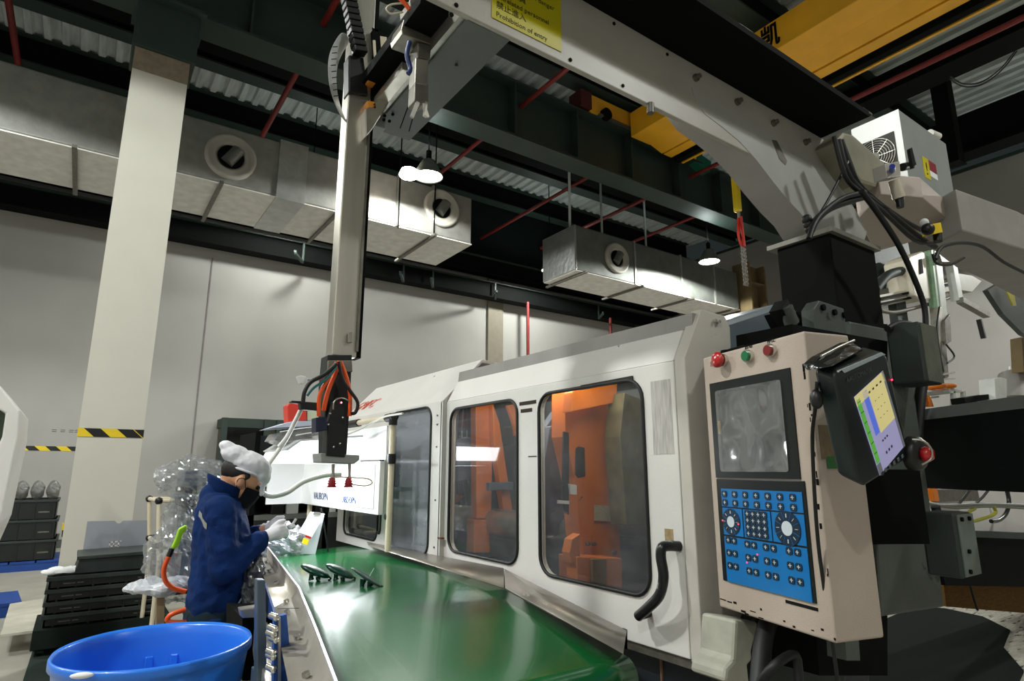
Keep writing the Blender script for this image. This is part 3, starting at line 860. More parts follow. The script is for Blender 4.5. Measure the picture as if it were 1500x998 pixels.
# crumpled protective film over the screen
g = []
random.seed(3)
for j in range(19):
    row = []
    for i in range(19):
        u, v = i / 18, j / 18
        nz = noise.noise(Vector((u * 3.1, v * 2.4, 5))) * .006 + noise.noise(Vector((u * 8, v * 6, 1))) * .0028
        if i in (0, 18) or j in (0, 18): nz = 0
        row.append((x0 + .028 + (x1 - x0 - .06) * u, -.008 + nz, zb + .018 + (zt - zb - .045) * v))
    g.append(row)
MB().sheet(g).build('protective_film', FILM, con, subd=2)
B(x0 + .03, x0 + .038, -.006, -.003, zb + .13, zb + .17).build('yellow_tape_bit', mat('amber_tape', '#a8822a', .5), con)
# keypad bezel and membrane
zk1, zk0 = zb - .004, cl(1060, 850).z
B(x0, x1 + .012, -.004, .001, zk0, zk1).build('keypad_bezel', BEZ, con, bevel=.002)
m0 = x0 + .022; m1 = x1 + .002; mt = cl(1060, 716).z; mbm = cl(1070, 852).z
mh = mt - mbm; mw = m1 - m0
FR = -.0046
def mpad(u0, u1, v0, v1):   # u left-right, v top-down, as fractions
    return B(m0 + u0 * mw, m0 + u1 * mw, FR - .001, FR + .001, mt - v1 * mh, mt - v0 * mh).build('membrane_field', KEYBL, con)
mpad(0, 1, 0, .195); mpad(0, .27, .21, .50); mpad(.285, .625, .21, .50); mpad(.64, 1, .21, .50); mpad(0, 1, .52, 1)
def key(u, v, w_, h_, par=con, m=KEYD):
    return MB().prism([(a, -.0058, b) for a, b in rrect(w_, h_, min(w_, h_) * .3, 2, m0 + u * mw - w_ / 2, mt - v * mh - h_ / 2)], (0, -.0022, 0)).build('key', m, par)
k0 = key(.05, .055, .0215, .0185)
sy0 = MB().box(m0 + .05 * mw - .005, m0 + .05 * mw + .005, -.0084, -.008, mt - .055 * mh - .0008, mt - .055 * mh + .0012).box(m0 + .05 * mw - .001, m0 + .05 * mw + .0012, -.0084, -.008, mt - .055 * mh - .005, mt - .055 * mh + .005).build('key_mark', KEYW, k0)
def addkey(du, dv, rz=0):
    c = k0.copy(); C.objects.link(c); c.location = Vector((du * mw, 0, -dv * mh))
    s = sy0.copy(); C.objects.link(s); s.parent = c
for r_ in range(2):
    for c_ in range(7):
        if r_ or c_: addkey(c_ * .142, r_ * .095)
for r_ in range(4):
    for c_ in range(4): addkey(.295 + c_ * .07, .195 + r_ * .068)
for r_ in range(3):
    for u in (.06, .14, .315, .40, .545, .635, .81, .90): addkey(u - .05, .50 + r_ * .135 + (.0 if u < .2 else .012))
for u, v, rr in ((.12, .355, .037), (.815, .355, .044)):
    cx0, cz0 = m0 + u * mw, mt - v * mh
    d = MB().cyl((cx0, -.0055, cz0), (cx0, -.008, cz0), rr, n=32).build('round_key_ring', KEYD, con)
    MB().cyl((cx0, -.008, cz0), (cx0, -.0092, cz0), rr * .42, n=24).build('round_key_centre', KEYW, d)
    for q_ in range(8):
        a = R(45 * q_ + 22)
        MB().bar((cx0 + math.cos(a) * rr * .5, -.0082, cz0 + math.sin(a) * rr * .5), (cx0 + math.cos(a) * rr, -.0082, cz0 + math.sin(a) * rr), .001, .0008).build('ring_divider', KEYBL, d)
        a = R(45 * q_)
        MB().bar((cx0 + math.cos(a) * rr * .62, -.0082, cz0 + math.sin(a) * rr * .62), (cx0 + math.cos(a) * rr * .84, -.0082, cz0 + math.sin(a) * rr * .84), .003, .001).build('ring_mark', KEYW, d)
LEDR = mat('red_led', '#ff4060', emit='#ff3050', es=3)
for u, v in ((.005, .35), (.225, .37), (.44, .655), (.30, .755)):
    MB().cyl((m0 + u * mw, -.0085, mt - v * mh), (m0 + u * mw, -.0095, mt - v * mh), .0022, n=8).build('led', LEDR, con)
# push buttons on top
for (px, py), r_, mm, dp in (((1057, 528), .024, REDB, .035), ((1094, 522), .0145, GRNB, .016), ((1127, 514), .0145, REDC, .016)):
    p = cl(px + 4, py)
    MB().cyl((p.x, 0, p.z), (p.x, -.012, p.z), r_ * (.8 if r_ > .02 else 1.3), n=24).build('button_collar', SILV, con)
    nb = MB()
    if r_ > .02:
        nb.cyl((p.x, -.012, p.z), (p.x, -.022, p.z), .013, n=20)
        nb.lathe([(.0001, .038), (.015, .036), (r_, .03), (r_, .022), (.0001, .02)], (p.x, 0, p.z), 28, M=Matrix.Rotation(R(90), 3, 'X'))
    else:
        nb.cyl((p.x, -.012, p.z), (p.x, -.019, p.z), r_, n=24)
    nb.build('push_button', mm, con)
    if r_ < .02: text('button_marks', '停止' if mm is REDC else '启动', BLACKM, (p.x - .016, -.0008, p.z + .024), (1, 0, 0), (0, 0, 1), .016, con)
    else: text('button_marks', '急停', mat('red_faded', '#a0655c', .7), (p.x - .068, -.0008, p.z - .008), (1, 0, 0), (0, 0, 1), .018, con)
# chipped paint flakes, label and tapes
CHIP = mat('bare_chip', '#14110f', .8)
random.seed(11)
for i in range(26):
    if i < 14: p = Vector((CW - random.uniform(.0, .012), -.0006, random.uniform(.0, .66))); s_ = (random.uniform(.001, .004), random.uniform(.002, .014))
    else: p = Vector((random.uniform(.02, CW), -.0006, random.choice((.004, .008, .02)) + random.random() * .012)); s_ = (random.uniform(.002, .014), random.uniform(.001, .003))
    MB().box(p.x - s_[0], p.x + s_[0], -.0008, .0004, max(.0005, p.z - s_[1]), p.z + s_[1]).build('paint_chip', CHIP, con)
B(.27, .375, -.001, .0004, .062, .07).build('scratch', CHIP, con)
text('small_mark', 'p y s i', CHIP, (.215, -.001, .083), (1, 0, 0), (0, 0, 1), .016, con)
B(CW - .0005, CW + .0012, .015, .085, .425, .51).build('masking_tape', mat('old_masking_tape', '#7d6f58', .7, var=.2, scale=30), con)
B(CW - .0005, CW + .0016, .03, .095, .402, .432).build('green_tape', mat('green_tape', '#2f6b35', .6, var=.2), con)
MB().cyl((.08, .03, CH + .0), (.08, .03, CH + .012), .018).box(.1, .17, .02, .05, CH, CH + .012).build('bracket_bolt', BLACKM, con)
MB().bar((.2, .12, .3), (.3, .45, .3), .12, .2).build('support_arm', BLACKM, con)

# ================================================================ TEACH PENDANT
TL, TR, BR, BL = at(1222, 546, d=1.30), at(1298, 514, d=1.42), at(1337, 674, d=1.43), at(1261, 718, d=1.31)
BKL = at(1190, 536, d=1.345)
pen = thing('teach_pendant', 'black handheld robot teach pendant hanging beside the console with lit screen', 'controller', tuple(BL))
U = TR - TL; V = BL - TL; W_ = BKL - TL
N_ = U.cross(V).normalized()
if N_.dot(W_) < 0: N_ = -N_
th = W_
def pp(u, v, k=0.): return TL + U * u + V * v + th * k
body = [pp(.06, 0), pp(.94, 0), pp(1, .05), pp(1, .94), pp(.94, 1), pp(.08, 1), pp(0, .94), pp(0, .06)]
MB().prism(body, th).build('pendant_body', mat('pendant_black', '#0d1718', .4, var=.1, bump=.05, bscale=300), pen, bevel=.008, seg=3)
nn = -th.normalized() * .0015
def quad(name, pts, m, off=1., parent=pen, ex=.3):
    return MB().prism([pp(u, v) + nn * off for u, v in pts], nn * ex).build(name, m, parent)
sc = quad('pendant_screen', [(.22, .255), (.84, .15), (.94, .86), (.36, .975)], mat('lcd_lilac', '#8a86b0', .3, emit='#9b98bd', es=.55), 1.)
def sq(u, v):
    a = Vector((.22, .255)).lerp(Vector((.84, .15)), u); b = Vector((.36, .975)).lerp(Vector((.94, .86)), u)
    return tuple(a.lerp(b, v))
def srect(name, u0, u1, v0, v1, m, off=1.6): return quad(name, [sq(u0, v0), sq(u1, v0), sq(u1, v1), sq(u0, v1)], m, off, sc)
SY = mat('lcd_cream', '#c4b878', .3, emit='#cfc389', es=.55); SB = mat('lcd_blue', '#4a62c0', .3, emit='#566fd0', es=.6)
SG = mat('lcd_green', '#4f9c3c', .3, emit='#5fae46', es=.5); SGR = mat('lcd_grey', '#6d7078', .3, emit='#6d7078', es=.3); SK = mat('lcd_dark', '#2b2c3c', .4)
srect('screen_field', .0, .97, 0, .12, SY); srect('screen_field', .40, .93, .10, .60, SY, 1.9)
srect('screen_field', .24, .38, .03, .58, SB); srect('screen_field', .02, .13, .05, .86, SG)
srect('screen_field', .93, 1., 0, 1, SGR); srect('screen_field', .0, .12, .87, 1., SGR, 1.9)
for i in range(6): srect('screen_mark', .03, .12, .08 + .13 * i, .085 + .13 * i, SK, 2.4)
for i in range(4): srect('screen_mark', .40 + i * .13, .45 + i * .13, .07, .09, SK, 2.6)
for i in range(3): srect('screen_mark', .36 + i * .08, .40 + i * .08, .68, .70, SK, 2.4)
for i in range(3): srect('screen_mark', .36 + i * .1, .40 + i * .1, .83, .86, SK, 2.4)
for i in range(3):
    for j in range(3): srect('screen_mark', .5 + i * .12, .53 + i * .12, .22 + j * .11, .225 + j * .11, SK, 2.6)
text('pendant_legend', 'AAUTOMATIA', mat('dim_letter', '#3c4a4a', .5), pp(.16, .12) + nn * 1.2, U, -V + U * .0, .017, pen, .0002)
bk = mat('pendant_key', '#222d2f', .5)
kk = quad('pendant_key', [(.38, .955), (.43, .95), (.435, .98), (.39, .985)], bk, 1.2, ex=1.)
for i in range(5):
    quad('pendant_key', [(.46 + i * .09, .945 - i * .006), (.50 + i * .09, .94 - i * .006), (.505 + i * .09, .97 - i * .006), (.465 + i * .09, .975 - i * .006)], mat('key_legend', '#56646a', .5), 1.2, ex=.8)
p = pp(.97, .26) + nn * 1.5; MB().ball(p, .0025, 8, 6).build('led', LEDR, pen)
text('side_letters', '::::::', mat('olive_letters', '#5a5a20', .5), pp(.965, .72) + nn * 1.2, -V, U, .012, pen, .0002)
e0 = at(1347, 665, d=1.43)
MB().lathe([(.0001, .008), (.034, .006), (.04, .0), (.041, -.02), (.0001, -.025)], e0 - N_ * 0, 28, M=Vector((0, 0, 1)).rotation_difference(-N_).to_matrix()).build('stop_button_collar', BLACK, pen)
MB().lathe([(.0001, .030), (.012, .028), (.018, .020), (.017, .008), (.0001, .006)], e0, 24, M=Vector((0, 0, 1)).rotation_difference(-N_).to_matrix()).build('emergency_stop_button', REDB, pen)
MB().tube([at(1336, 644, d=1.41), at(1352, 646, d=1.40), at(1364, 658, d=1.40), at(1364, 672, d=1.40), at(1350, 681, d=1.40)], .0025, 6).build('collar_rim', STEEL, pen)
# hand strap and sleeve on top
mb = MB(); mb.prism([at(1192, 532, d=1.33), at(1205, 520, d=1.35), at(1247, 499, d=1.42), at(1268, 513, d=1.40), at(1222, 536, d=1.30), at(1200, 541, d=1.31)], (-.0, .03, .0)).build('hand_strap', mat('glossy_black_vinyl', '#0b0e0f', .22, bump=.5, bscale=30), pen, bevel=.006)
MB().tube([at(1203, 522, d=1.33), at(1230, 508, d=1.37), at(1251, 499, d=1.40)], .0035, 6).build('strap_edge', STEEL, pen)
MB().prism([pp(.12, -.0), pp(.9, -.005), pp(.97, .03), pp(.9, .025), pp(.16, .035)], nn * .8).build('top_highlight_rim', mat('pendant_rim', '#a8b4bc', .25, .3), pen)
MB().ball(at(1196, 585, d=1.33), (.014, .014, .022), 12, 8).build('cable_boot', BLACK, pen)
MB().tube([at(1197, 560, d=1.34), at(1194, 600, d=1.36), at(1190, 640, d=1.42), at(1193, 720, d=1.45), at(1199, 800, d=1.46), at(1210, 880, d=1.46), at(1222, 960, d=1.46), at(1228, 1010, d=1.46)], .0045, 8).build('pendant_cable', RUBBER, pen)

# ================================================================ GANTRY ROBOT
rob = thing('gantry_robot', 'cream take-out robot with long gantry beam over the machine and hanging arm', 'robot', (2.6, 1.5, 2.05))
YB = 1.4
MB().box(.64, 3.05, YB, YB + .02, 2.87, 3.17).build('main_beam', ROBOT, rob, bevel=.004)
MB().box(.66, 3.05, YB + .02, YB + .2, 3.12, 3.17).build('beam_web', ROBOTG, rob)
MB().box(.64, 2.93, 1.165, 1.42, 3.172, 3.2).build('cable_tray', BLACKM, rob)
for i in range(3):
    x = (.9, 1.9, 2.88)[i]
    MB().bar((x, 1.169, 3.2), (x + .09, 1.169, 3.2), .003, .01).build('tray_edge_mark', STEELD, rob)
for px, py in ((668, 8), (661, 22), (835, 88), (912, 126), (899, 35), (977, 80)):
    p = at(px, py, Y=YB); MB().cyl(p, p + Vector((0, -.004, 0)), .007, n=10).build('bolt_hole', BLACKM, rob)
for px, py in ((1018, 115), (1079, 150), (1132, 181), (1179, 209)):
    p = at(px, py, Y=YB)
    b = MB().cyl(p, p + Vector((0, -.012, 0)), .016, n=16).build('washer', STEELD, rob)
    MB().cyl(p + Vector((0, -.012, 0)), p + Vector((0, -.028, 0)), .011, n=6).build('bolt_head', STEELD, b)
# riser with curved foot
front = [(955, 165), (985, 180), (1013, 135), (1033, 167), (1058, 186), (1083, 207), (1108, 234), (1133, 267), (1156, 295), (1177, 317), (1190, 338), (1262, 356), (1292, 330), (1280, 290), (1255, 240), (1205, 195), (1180, 150)]
crv = [(1013, 128), (1020, 150), (1033, 167), (1058, 186), (1083, 207), (1108, 234), (1133, 267), (1156, 295), (1177, 317), (1190, 338)]
P = [at(x, y, Y=YB - .002) for x, y in crv]
foot = P[-1].z
P2 = P + [Vector((3.2, YB - .002, foot)), Vector((3.3, YB - .002, 2.75)), Vector((3.0, YB - .002, 3.0))]
MB().prism(P2, (0, .15, 0), True).build('riser', mat('riser_grey', '#a9a9a5', .4, var=.06, bump=.08, bscale=180), rob)
MB().prism([at(x, y, Y=YB - .004) for x, y in ((1131, 205), (1138, 206), (1153, 236), (1151, 242), (1142, 233))], (0, .002, 0)).build('oval_cutout', STEELD, rob)
MB().cyl(at(953, 152, Y=YB - .01), at(953, 166, Y=YB - .01), .014, n=12).build('hanging_bolt', STEELD, rob)
# pedestal: black bellows box with a grey plate
pb = cbox((1137, 356), (1216, 341), (1281, 366), (1222, 470), 1.28)
MB().box(*pb).build('pedestal', mat('pedestal_black', '#030504', .75, var=.2), rob, bevel=.006)
z1 = pb[5]
MB().box(pb[0] - .02, pb[1] + .02, pb[2] - .02, pb[3] + .04, z1, z1 + .022).build('pedestal_plate', mat('pedestal_plate_grey', '#75736a', .5, var=.2), rob)
# electrical box with fan on the beam
eb = cbox((1247, 190), (1316, 160), (1386, 213), (1342, 292), 1.22)
MB().box(*eb).build('electrical_box', mat('box_grey_paint', '#8e9290', .45, var=.06, bump=.06), rob, bevel=.004)
MB().box(eb[0] - .003, eb[0], eb[2], eb[3], eb[4], eb[5]).build('box_front', mat('box_white_paint', '#e6e6e6', .35, var=.03), rob)
fy, fz = (eb[2] + eb[3]) / 2 + .02, eb[4] + (eb[5] - eb[4]) * .56
fr = min(eb[3] - eb[2], eb[5] - eb[4]) * .42
MB().box(eb[0] - .006, eb[0] - .003, fy - fr * 1.05, fy + fr * 1.05, fz - fr * 1.05, fz + fr * 1.05).build('fan_recess', mat('fan_dark', '#24221c', .6), rob)
fg = MB().tube([(eb[0] - .01, fy + fr * math.cos(R(a)), fz + fr * math.sin(R(a))) for a in range(0, 361, 15)], .0022, 5, 1).build('fan_guard', STEEL, rob)
for q_ in range(1, 8):
    MB().tube([(eb[0] - .011, fy + fr * q_ / 8 * math.cos(R(a)), fz + fr * q_ / 8 * math.sin(R(a))) for a in range(0, 361, 20)], .0014, 4, 1).build('guard_ring', STEEL, fg)
for a in range(0, 180, 45):
    MB().bar((eb[0] - .012, fy + fr * math.cos(R(a)), fz + fr * math.sin(R(a))), (eb[0] - .012, fy - fr * math.cos(R(a)), fz - fr * math.sin(R(a))), .002, .002).build('guard_spoke', STEEL, fg)
MB().cyl((eb[0] - .008, fy, fz), (eb[0] - .014, fy, fz), fr * .25, n=20).build('fan_hub', mat('fan_hub_grey', '#6d6b60', .5), rob)
wx = eb[0] + (eb[1] - eb[0]) * .5; wz = eb[4] + (eb[5] - eb[4]) * .5
wx -= .06
wl_ = MB().box(wx - .03, wx + .05, eb[2] - .002, eb[2], wz - .08, wz + .05).build('warning_sticker', mat('sticker_yellow', '#c9bb18', .5), rob)
B(wx + .05, wx + .15, eb[2] - .002, eb[2], wz - .01, wz + .05).build('red_sticker', mat('sticker_red', '#8a2430', .5), wl_)
B(wx + .05, wx + .15, eb[2] - .002, eb[2], wz - .05, wz - .015).build('white_sticker', PAPER, wl_)
text('warning_bolt', '!', BLACKM, (wx - .005, eb[2] - .0025, wz - .055), (1, 0, 0), (0, 0, 1), .11, wl_)
MB().cyl(at(1362, 195, Y=1.24), at(1374, 200, Y=1.24), .022).build('box_knob', mat('knob_white', '#e2ddd8', .4), rob)
# motor nose, valve regulator, beam tail
mn = [at(x, y, Y=1.3) for x, y in ((1222, 208), (1236, 192), (1250, 196), (1300, 240), (1305, 262), (1285, 275), (1262, 268), (1245, 245))]
MB().prism(mn, (0, .2, 0)).build('gear_housing', mat('gear_housing_paint', '#8b8674', .5, var=.15), rob, bevel=.02)
MB().prism([at(x, y, Z=2.9) for x, y in ((1257, 321), (1282, 369), (1407, 336), (1352, 290), (1290, 285))], (0, 0, .12)).build('beam_underside', mat('underside_pale', '#b3a59b', .5, var=.04), rob, bevel=.006)
MB().prism([at(x, y, Z=2.78) for x, y in ((1360, 362), (1410, 338), (1500, 366), (1620, 420), (1520, 452), (1440, 410), (1400, 392))], (0, 0, .25)).build('beam_tail', mat('tail_grey', '#93908a', .5, var=.1), rob, bevel=.01)
MB().prism([at(x, y, Y=1.25) for x, y in ((1395, 330), (1410, 320), (1500, 380), (1500, 350), (1440, 350))], (0, .05, 0)).build('tail_flange', ROBOTG, rob)
rg = MB().prism([at(x, y, Y=1.12) for x, y in ((1297, 240), (1318, 236), (1320, 258), (1300, 261))], (0, .06, 0)).build('air_regulator', ROBOT, rob, bevel=.004)
MB().cyl(at(1307, 250, Y=1.12), at(1307, 244, Y=1.06), .012, n=14).build('blue_fitting', mat('blue_fitting', '#1736a8', .4), rg)
MB().cyl(at(1309, 264, Y=1.14), at(1317, 290, Y=1.14), .024, .028, n=16).build('filter_bowl', mat('filter_bowl_cream', '#cfc6b4', .3), rg)
MB().cyl(at(1317, 290, Y=1.14), at(1319, 304, Y=1.14), .02, .016, n=12).build('bowl_drain', BLACK, rg)
MB().cyl(at(1322, 245, Y=1.14), at(1336, 242, Y=1.14), .02, n=12).build('gauge_stub', BLACK, rg)
MB().prism([at(x, y, Y=1.1) for x, y in ((1333, 218), (1336, 216), (1342, 240), (1338, 246))], (0, .015, 0)).build('gauge_handle', BLACK, rg)
yb = MB().prism([at(x, y, Y=1.1) for x, y in ((1366, 328), (1378, 326), (1381, 340), (1368, 343))], (0, .05, 0)).build('yellow_fitting', YELB, rob)
MB().ball(at(1359, 336, Y=1.1), .03, 14, 10).build('elbow_fitting', BLACK, yb)
MB().ball(at(1354, 326, Y=1.12), .02, 12, 8).build('white_fitting', PAPER, yb)
MB().cyl(at(1373, 343, Y=1.12), at(1374, 354, Y=1.12), .02, n=12).build('lower_fitting', BLACK, yb)
def cab(pts, r, m=RUBBER, par=rob, name='cable', **k):
    return MB().tube([at(x, y, **k) for x, y in pts], r, 8, 4).build(name, m, par)
cab([(1228, 205), (1240, 250), (1262, 280), (1310, 318), (1350, 350), (1370, 362)], .014, Y=1.2)
cab([(1232, 205), (1250, 255), (1272, 285), (1322, 322), (1356, 340)], .012, Y=1.22)
cab([(1222, 200), (1238, 258), (1262, 284), (1296, 312), (1340, 352), (1368, 356)], .011, Y=1.18)
cab([(1262, 280), (1290, 318), (1318, 362), (1340, 410), (1354, 450), (1356, 486)], .013, Y=1.1)
cab([(1268, 288), (1240, 296), (1215, 306), (1196, 322), (1188, 338)], .015, Y=1.18)
cab([(1268, 282), (1235, 290), (1205, 312), (1192, 330), (1185, 350)], .011, Y=1.16)
cab([(1242, 236), (1228, 265), (1212, 295), (1198, 318)], .006, Y=1.2)
cab([(1230, 206), (1244, 244), (1256, 275), (1272, 290)], .02, Y=1.25)
cab([(1366, 372), (1372, 386), (1392, 388), (1412, 378)], .006, Y=1.05)
cab([(1370, 380), (1380, 362), (1410, 356), (1440, 362), (1470, 384), (1505, 402)], .009, Y=1.05)
for i in range(9):
    p = at(1188 + i * 2.2 - 6, 322 + (i * 7) % 16, Y=1.2); MB().ball(p, .022, 8, 6).build('cable_knot', RUBBER, rob) if i < 3 else None
# yellow warning sheet with writing
sgn = [at(719, -60, Y=YB - .002), at(719, 26, Y=YB - .002), at(822, 77, Y=YB - .002), at(818, -60, Y=YB - .002)]
zlo = 2.905
sx0, sx1 = at(720, 20, Y=YB).x, at(822, 76, Y=YB).x
sg = MB().box(sx0, sx1, YB - .003, YB - .001, zlo, zlo + .21).build('warning_sheet', mat('warning_sheet_yellow', '#b9ae0e', .45, var=.03), rob)
for k_, (a, b, sz, x_) in enumerate((('Prohibition of entry', 0, .026, .015), ('禁止進入', .034, .03, .015), ('Unrelated personnel', .068, .026, .015), ('無關人員', .102, .03, .015), ('Range of action danger', .136, .026, .015), ('機械動作範圍', .168, .03, .015))):
    text('sign_text', a, mat('sign_ink', '#3d3f10', .6), (sx0 + x_, YB - .0035, zlo + .012 + b), (1, 0, 0), (0, 0, 1), sz, sg)
# kick beam, rails and carriage towards the hanging arm
MB().box(.82, .985, 1.41, 2.17, 2.87, 2.99).build('kick_beam', mat('kick_beam_grey', '#5f6461', .5, var=.06), rob, bevel=.004)
MB().box(.80, .82, 1.42, 2.1, 2.88, 2.93).build('linear_rail', STEEL, rob)
MB().box(.70, .80, 1.5, 2.0, 2.93, 2.97).build('carriage_plate', BLACKM, rob)
MB().box(.755, .80, 1.75, 2.05, 2.87, 2.90).build('slide_rail', ALU, rob, bevel=.003)
MB().box(.68, .82, 2.03, 2.12, 2.80, 2.87).build('arm_clamp', ROBOTG, rob, bevel=.004)
for x, y in ((563, 170), (575, 168), (562, 176), (570, 178)):
    p = at(x, y, Y=2.02); MB().cyl(p, p + Vector((0, -.006, 0)), .006, n=8).build('clamp_bolt', BLACKM, rob)
for x in (.86, .9): MB().bar((x, 1.9 + (x - .86), 2.869), (x + .05, 2.1, 2.869), .004, .001).build('beam_slot', BLACKM, rob)
MB().cyl((.9, 1.62, 2.872), (.9, 1.62, 2.86), .006, n=8).build('beam_bolt', STEELD, rob)
# vertical arm
zt_, zb_ = 3.75, at(500, 522, Y=2.0).z
MB().box(.655, .742, 2.0, 2.07, zb_, zt_).build('vertical_arm', ALU, rob, bevel=.004)
MB().box(.744, .757, 2.0, 2.06, zb_ + .0, zt_).build('arm_rail', BLACKM, rob)
MB().box(.735, .744, 1.992, 2.0, 1.9, 2.8).build('arm_rail_edge', STEELD, rob)
MB().prism([at(x, y, Y=1.985) for x, y in ((511, 80), (533, 84), (540, 140), (511, 135))], (0, .06, 0)).build('slider_block', BLACK, rob, bevel=.005)
for y0, y1 in ((108, 122), (147, 160)):
    MB().prism([at(x, y, Y=1.96) for x, y in ((538, y0), (550, y0 + 2), (552, y1), (539, y1 - 2))], (0, .04, 0)).build('orange_bumper', mat('orange_bumper', '#d98a2c', .5), rob, bevel=.003)
MB().prism([at(x, y, Y=1.98) for x, y in ((556, 52), (567, 54), (565, 96), (556, 94))], (0, .05, 0)).build('white_bracket', PIPEC, rob, bevel=.003)
MB().bar(at(548, 50, Y=2.0), at(556, 150, Y=2.0), .03, .04).build('black_profile', BLACKM, rob)
MB().prism([at(x, y, Y=2.0) for x, y in ((545, 40), (590, 60), (598, 100), (566, 140), (552, 145), (546, 90))], (0, .04, 0)).build('dark_carriage', BLACKM, rob)
MB().prism([at(x, y, Y=1.96) for x, y in ((535, 160), (560, 140), (570, 150), (545, 190), (536, 200))], (0, .05, 0)).build('lower_clamp', STEEL, rob, bevel=.004)
MB().tube([at(548, 60, Y=1.95), at(550, 85, Y=1.95), at(556, 100, Y=1.95)], .006).build('white_wire', PIPEC, rob)
MB().tube([at(590, 18, Y=1.6), at(572, 20, Y=1.6), at(566, 12, Y=1.6), at(576, 6, Y=1.6), at(598, 5, Y=1.6)], .003).build('wire_loop', PIPEC, rob)
MB().tube([at(583, -5, Y=1.55), at(592, 4, Y=1.55), at(600, 14, Y=1.55)], .007).build('orange_tube', ORGH, rob)
# cable chain made of links
lk = None
pts = [at(505 + i * 1.9, -30 + i * 9.2, Y=1.97) for i in range(13)]
for i in range(12):
    a, b = pts[i], pts[i + 1]
    m = MB().bar(a, a.lerp(b, .86), .05, .045, up=(0, 1, 0)).build('chain_link', BLACK, rob, bevel=.004)
# flat printed band bulging left of the arm
band = []
for x, y in ((503, 42), (492, 55), (482, 75), (479, 95), (481, 125), (488, 148), (499, 172)):
    p = at(x, y, Y=1.97); band.append([p, p + Vector((.05, .045, .0))])
bd = MB().sheet(band).build('flat_cable_band', mat('printed_white_band', '#c7c9c8', .4, var=.1), rob, solid=.002, subd=2)
for i in range(9):
    a = at(486 + abs(i - 3) * .8, 70 + i * 9, Y=1.968)
    MB().bar(a + Vector((-.004, -.002, 0)), a + Vector((.014, -.002, .01)), .0015, .003).build('band_print', BLACK, bd)
# short gripper arm hanging from the beam
GP = dict(Y=1.62)
def gp(name, pts, m, th=.05, y=1.62, bevel=.003):
    return MB().prism([at(a, b, Y=y) for a, b in pts], (0, th, 0)).build(name, m, rob, bevel=bevel)
gp('gripper_body', [(594, 22), (640, 40), (640, 52), (632, 66), (590, 50), (588, 42)], mat('gripper_metal', '#8b877c', .35, .7, var=.2, scale=20), .09)
gp('gripper_motor', [(600, 0), (630, -10), (646, 20), (640, 40), (604, 28)], mat('gripper_grimy', '#9a948a', .4, .5, var=.35, scale=30), .08)
gp('gripper_block', [(612, 62), (632, 66), (630, 88), (612, 84)], STEELD, .06)
gp('gripper_cylinder', [(609, 84), (628, 88), (626, 126), (608, 122)], STEEL, .05)
gp('gripper_head', [(608, 122), (628, 124), (628, 150), (618, 154), (607, 148)], STEELD, .05)
for a, b, c_, d_ in ((612, 150, 603, 172), (620, 152, 626, 172), (624, 150, 622, 170)):
    MB().bar(at(a, b, **GP), at(c_, d_, **GP), .008, .012).build('gripper_finger', STEEL, rob)
MB().tube([at(600, 62, Y=1.6), at(596, 80, Y=1.6), at(601, 100, Y=1.6), at(598, 108, Y=1.6)], .008).build('blue_air_tube', mat('blue_tube', '#1b2f66', .4), rob)
# ---- end effector
ef = lambda name, pts, m, th=.05, y=1.98, bevel=.003: MB().prism([at(a, b, Y=y) for a, b in pts], (0, th, 0)).build(name, m, rob, bevel=bevel)
ef('wrist_block', [(476, 565), (480, 520), (516, 520), (514, 570), (508, 668), (476, 666)], mat('wrist_dark', '#1c201e', .5, .3), .07)
ef('wrist_cover', [(487, 590), (495, 582), (507, 585), (506, 670), (478, 668), (480, 620)], BLACK, .05, 1.955)
ef('arm_end_collar', [(481, 528), (516, 528), (517, 545), (480, 545)], STEELD, .08, 1.97)
ef('arm_end_hole', [(485, 525), (505, 525), (505, 540), (486, 541)], BLACKM, .02, 1.99)
ef('valve_block', [(463, 612), (478, 610), (480, 630), (463, 634)], mat('navy_valve', '#111b38', .4), .05, 1.94)
ef('tool_plate', [(470, 664), (527, 667), (527, 674), (519, 680), (471, 678)], ROBOTG, .09, 1.96)
ef('sensor_block', [(440, 588), (468, 590), (468, 602), (441, 600)], BLACK, .03, 1.93)
ef('sensor_bar', [(427, 587), (446, 588), (446, 592), (427, 590)], BLACK, .03, 1.93)
for px in (488, 512):
    a, b = at(px, 680, Y=1.99), at(px, 702, Y=1.99)
    MB().cyl(a, b, .005).build('suction_rod', STEEL, rob)
    z0_, z1_ = at(px, 714, Y=1.99).z, at(px, 700, Y=1.99).z
    h_ = z1_ - z0_
    MB().lathe([(.004, h_), (.011, h_ * .9), (.009, h_ * .75), (.0135, h_ * .65), (.010, h_ * .5), (.015, h_ * .38), (.011, h_ * .25), (.016, .0), (.0001, .003)], (a.x, a.y, z0_), 18).build('suction_cup', mat('red_silicone', '#9c1220', .4), rob)
cab([(484, 700), (500, 699), (520, 700), (540, 702), (545, 708), (535, 712), (516, 710)], .0025, PIPEC, name='vacuum_tube', Y=2.0)
cab([(497, 530), (490, 550), (480, 575), (474, 602)], .0075, ORGH, name='orange_hose', Y=1.95)
cab([(493, 532), (480, 556), (468, 580), (467, 610)], .0065, ORGH, name='orange_hose', Y=1.93)
cab([(499, 530), (508, 555), (513, 580), (512, 610)], .007, ORGH, name='orange_hose', Y=1.95)
cab([(496, 530), (502, 556), (514, 574), (524, 590), (521, 604), (515, 606)], .006, RUBBER, name='black_hose', Y=1.93)
cab([(493, 533), (475, 549), (455, 560), (446, 575), (444, 590)], .0065, RUBBER, name='black_hose', Y=1.92)
cab([(493, 538), (478, 556), (460, 568), (450, 580)], .004, mat('teal_tube', '#1b6d72', .4), name='teal_hose', Y=1.92)
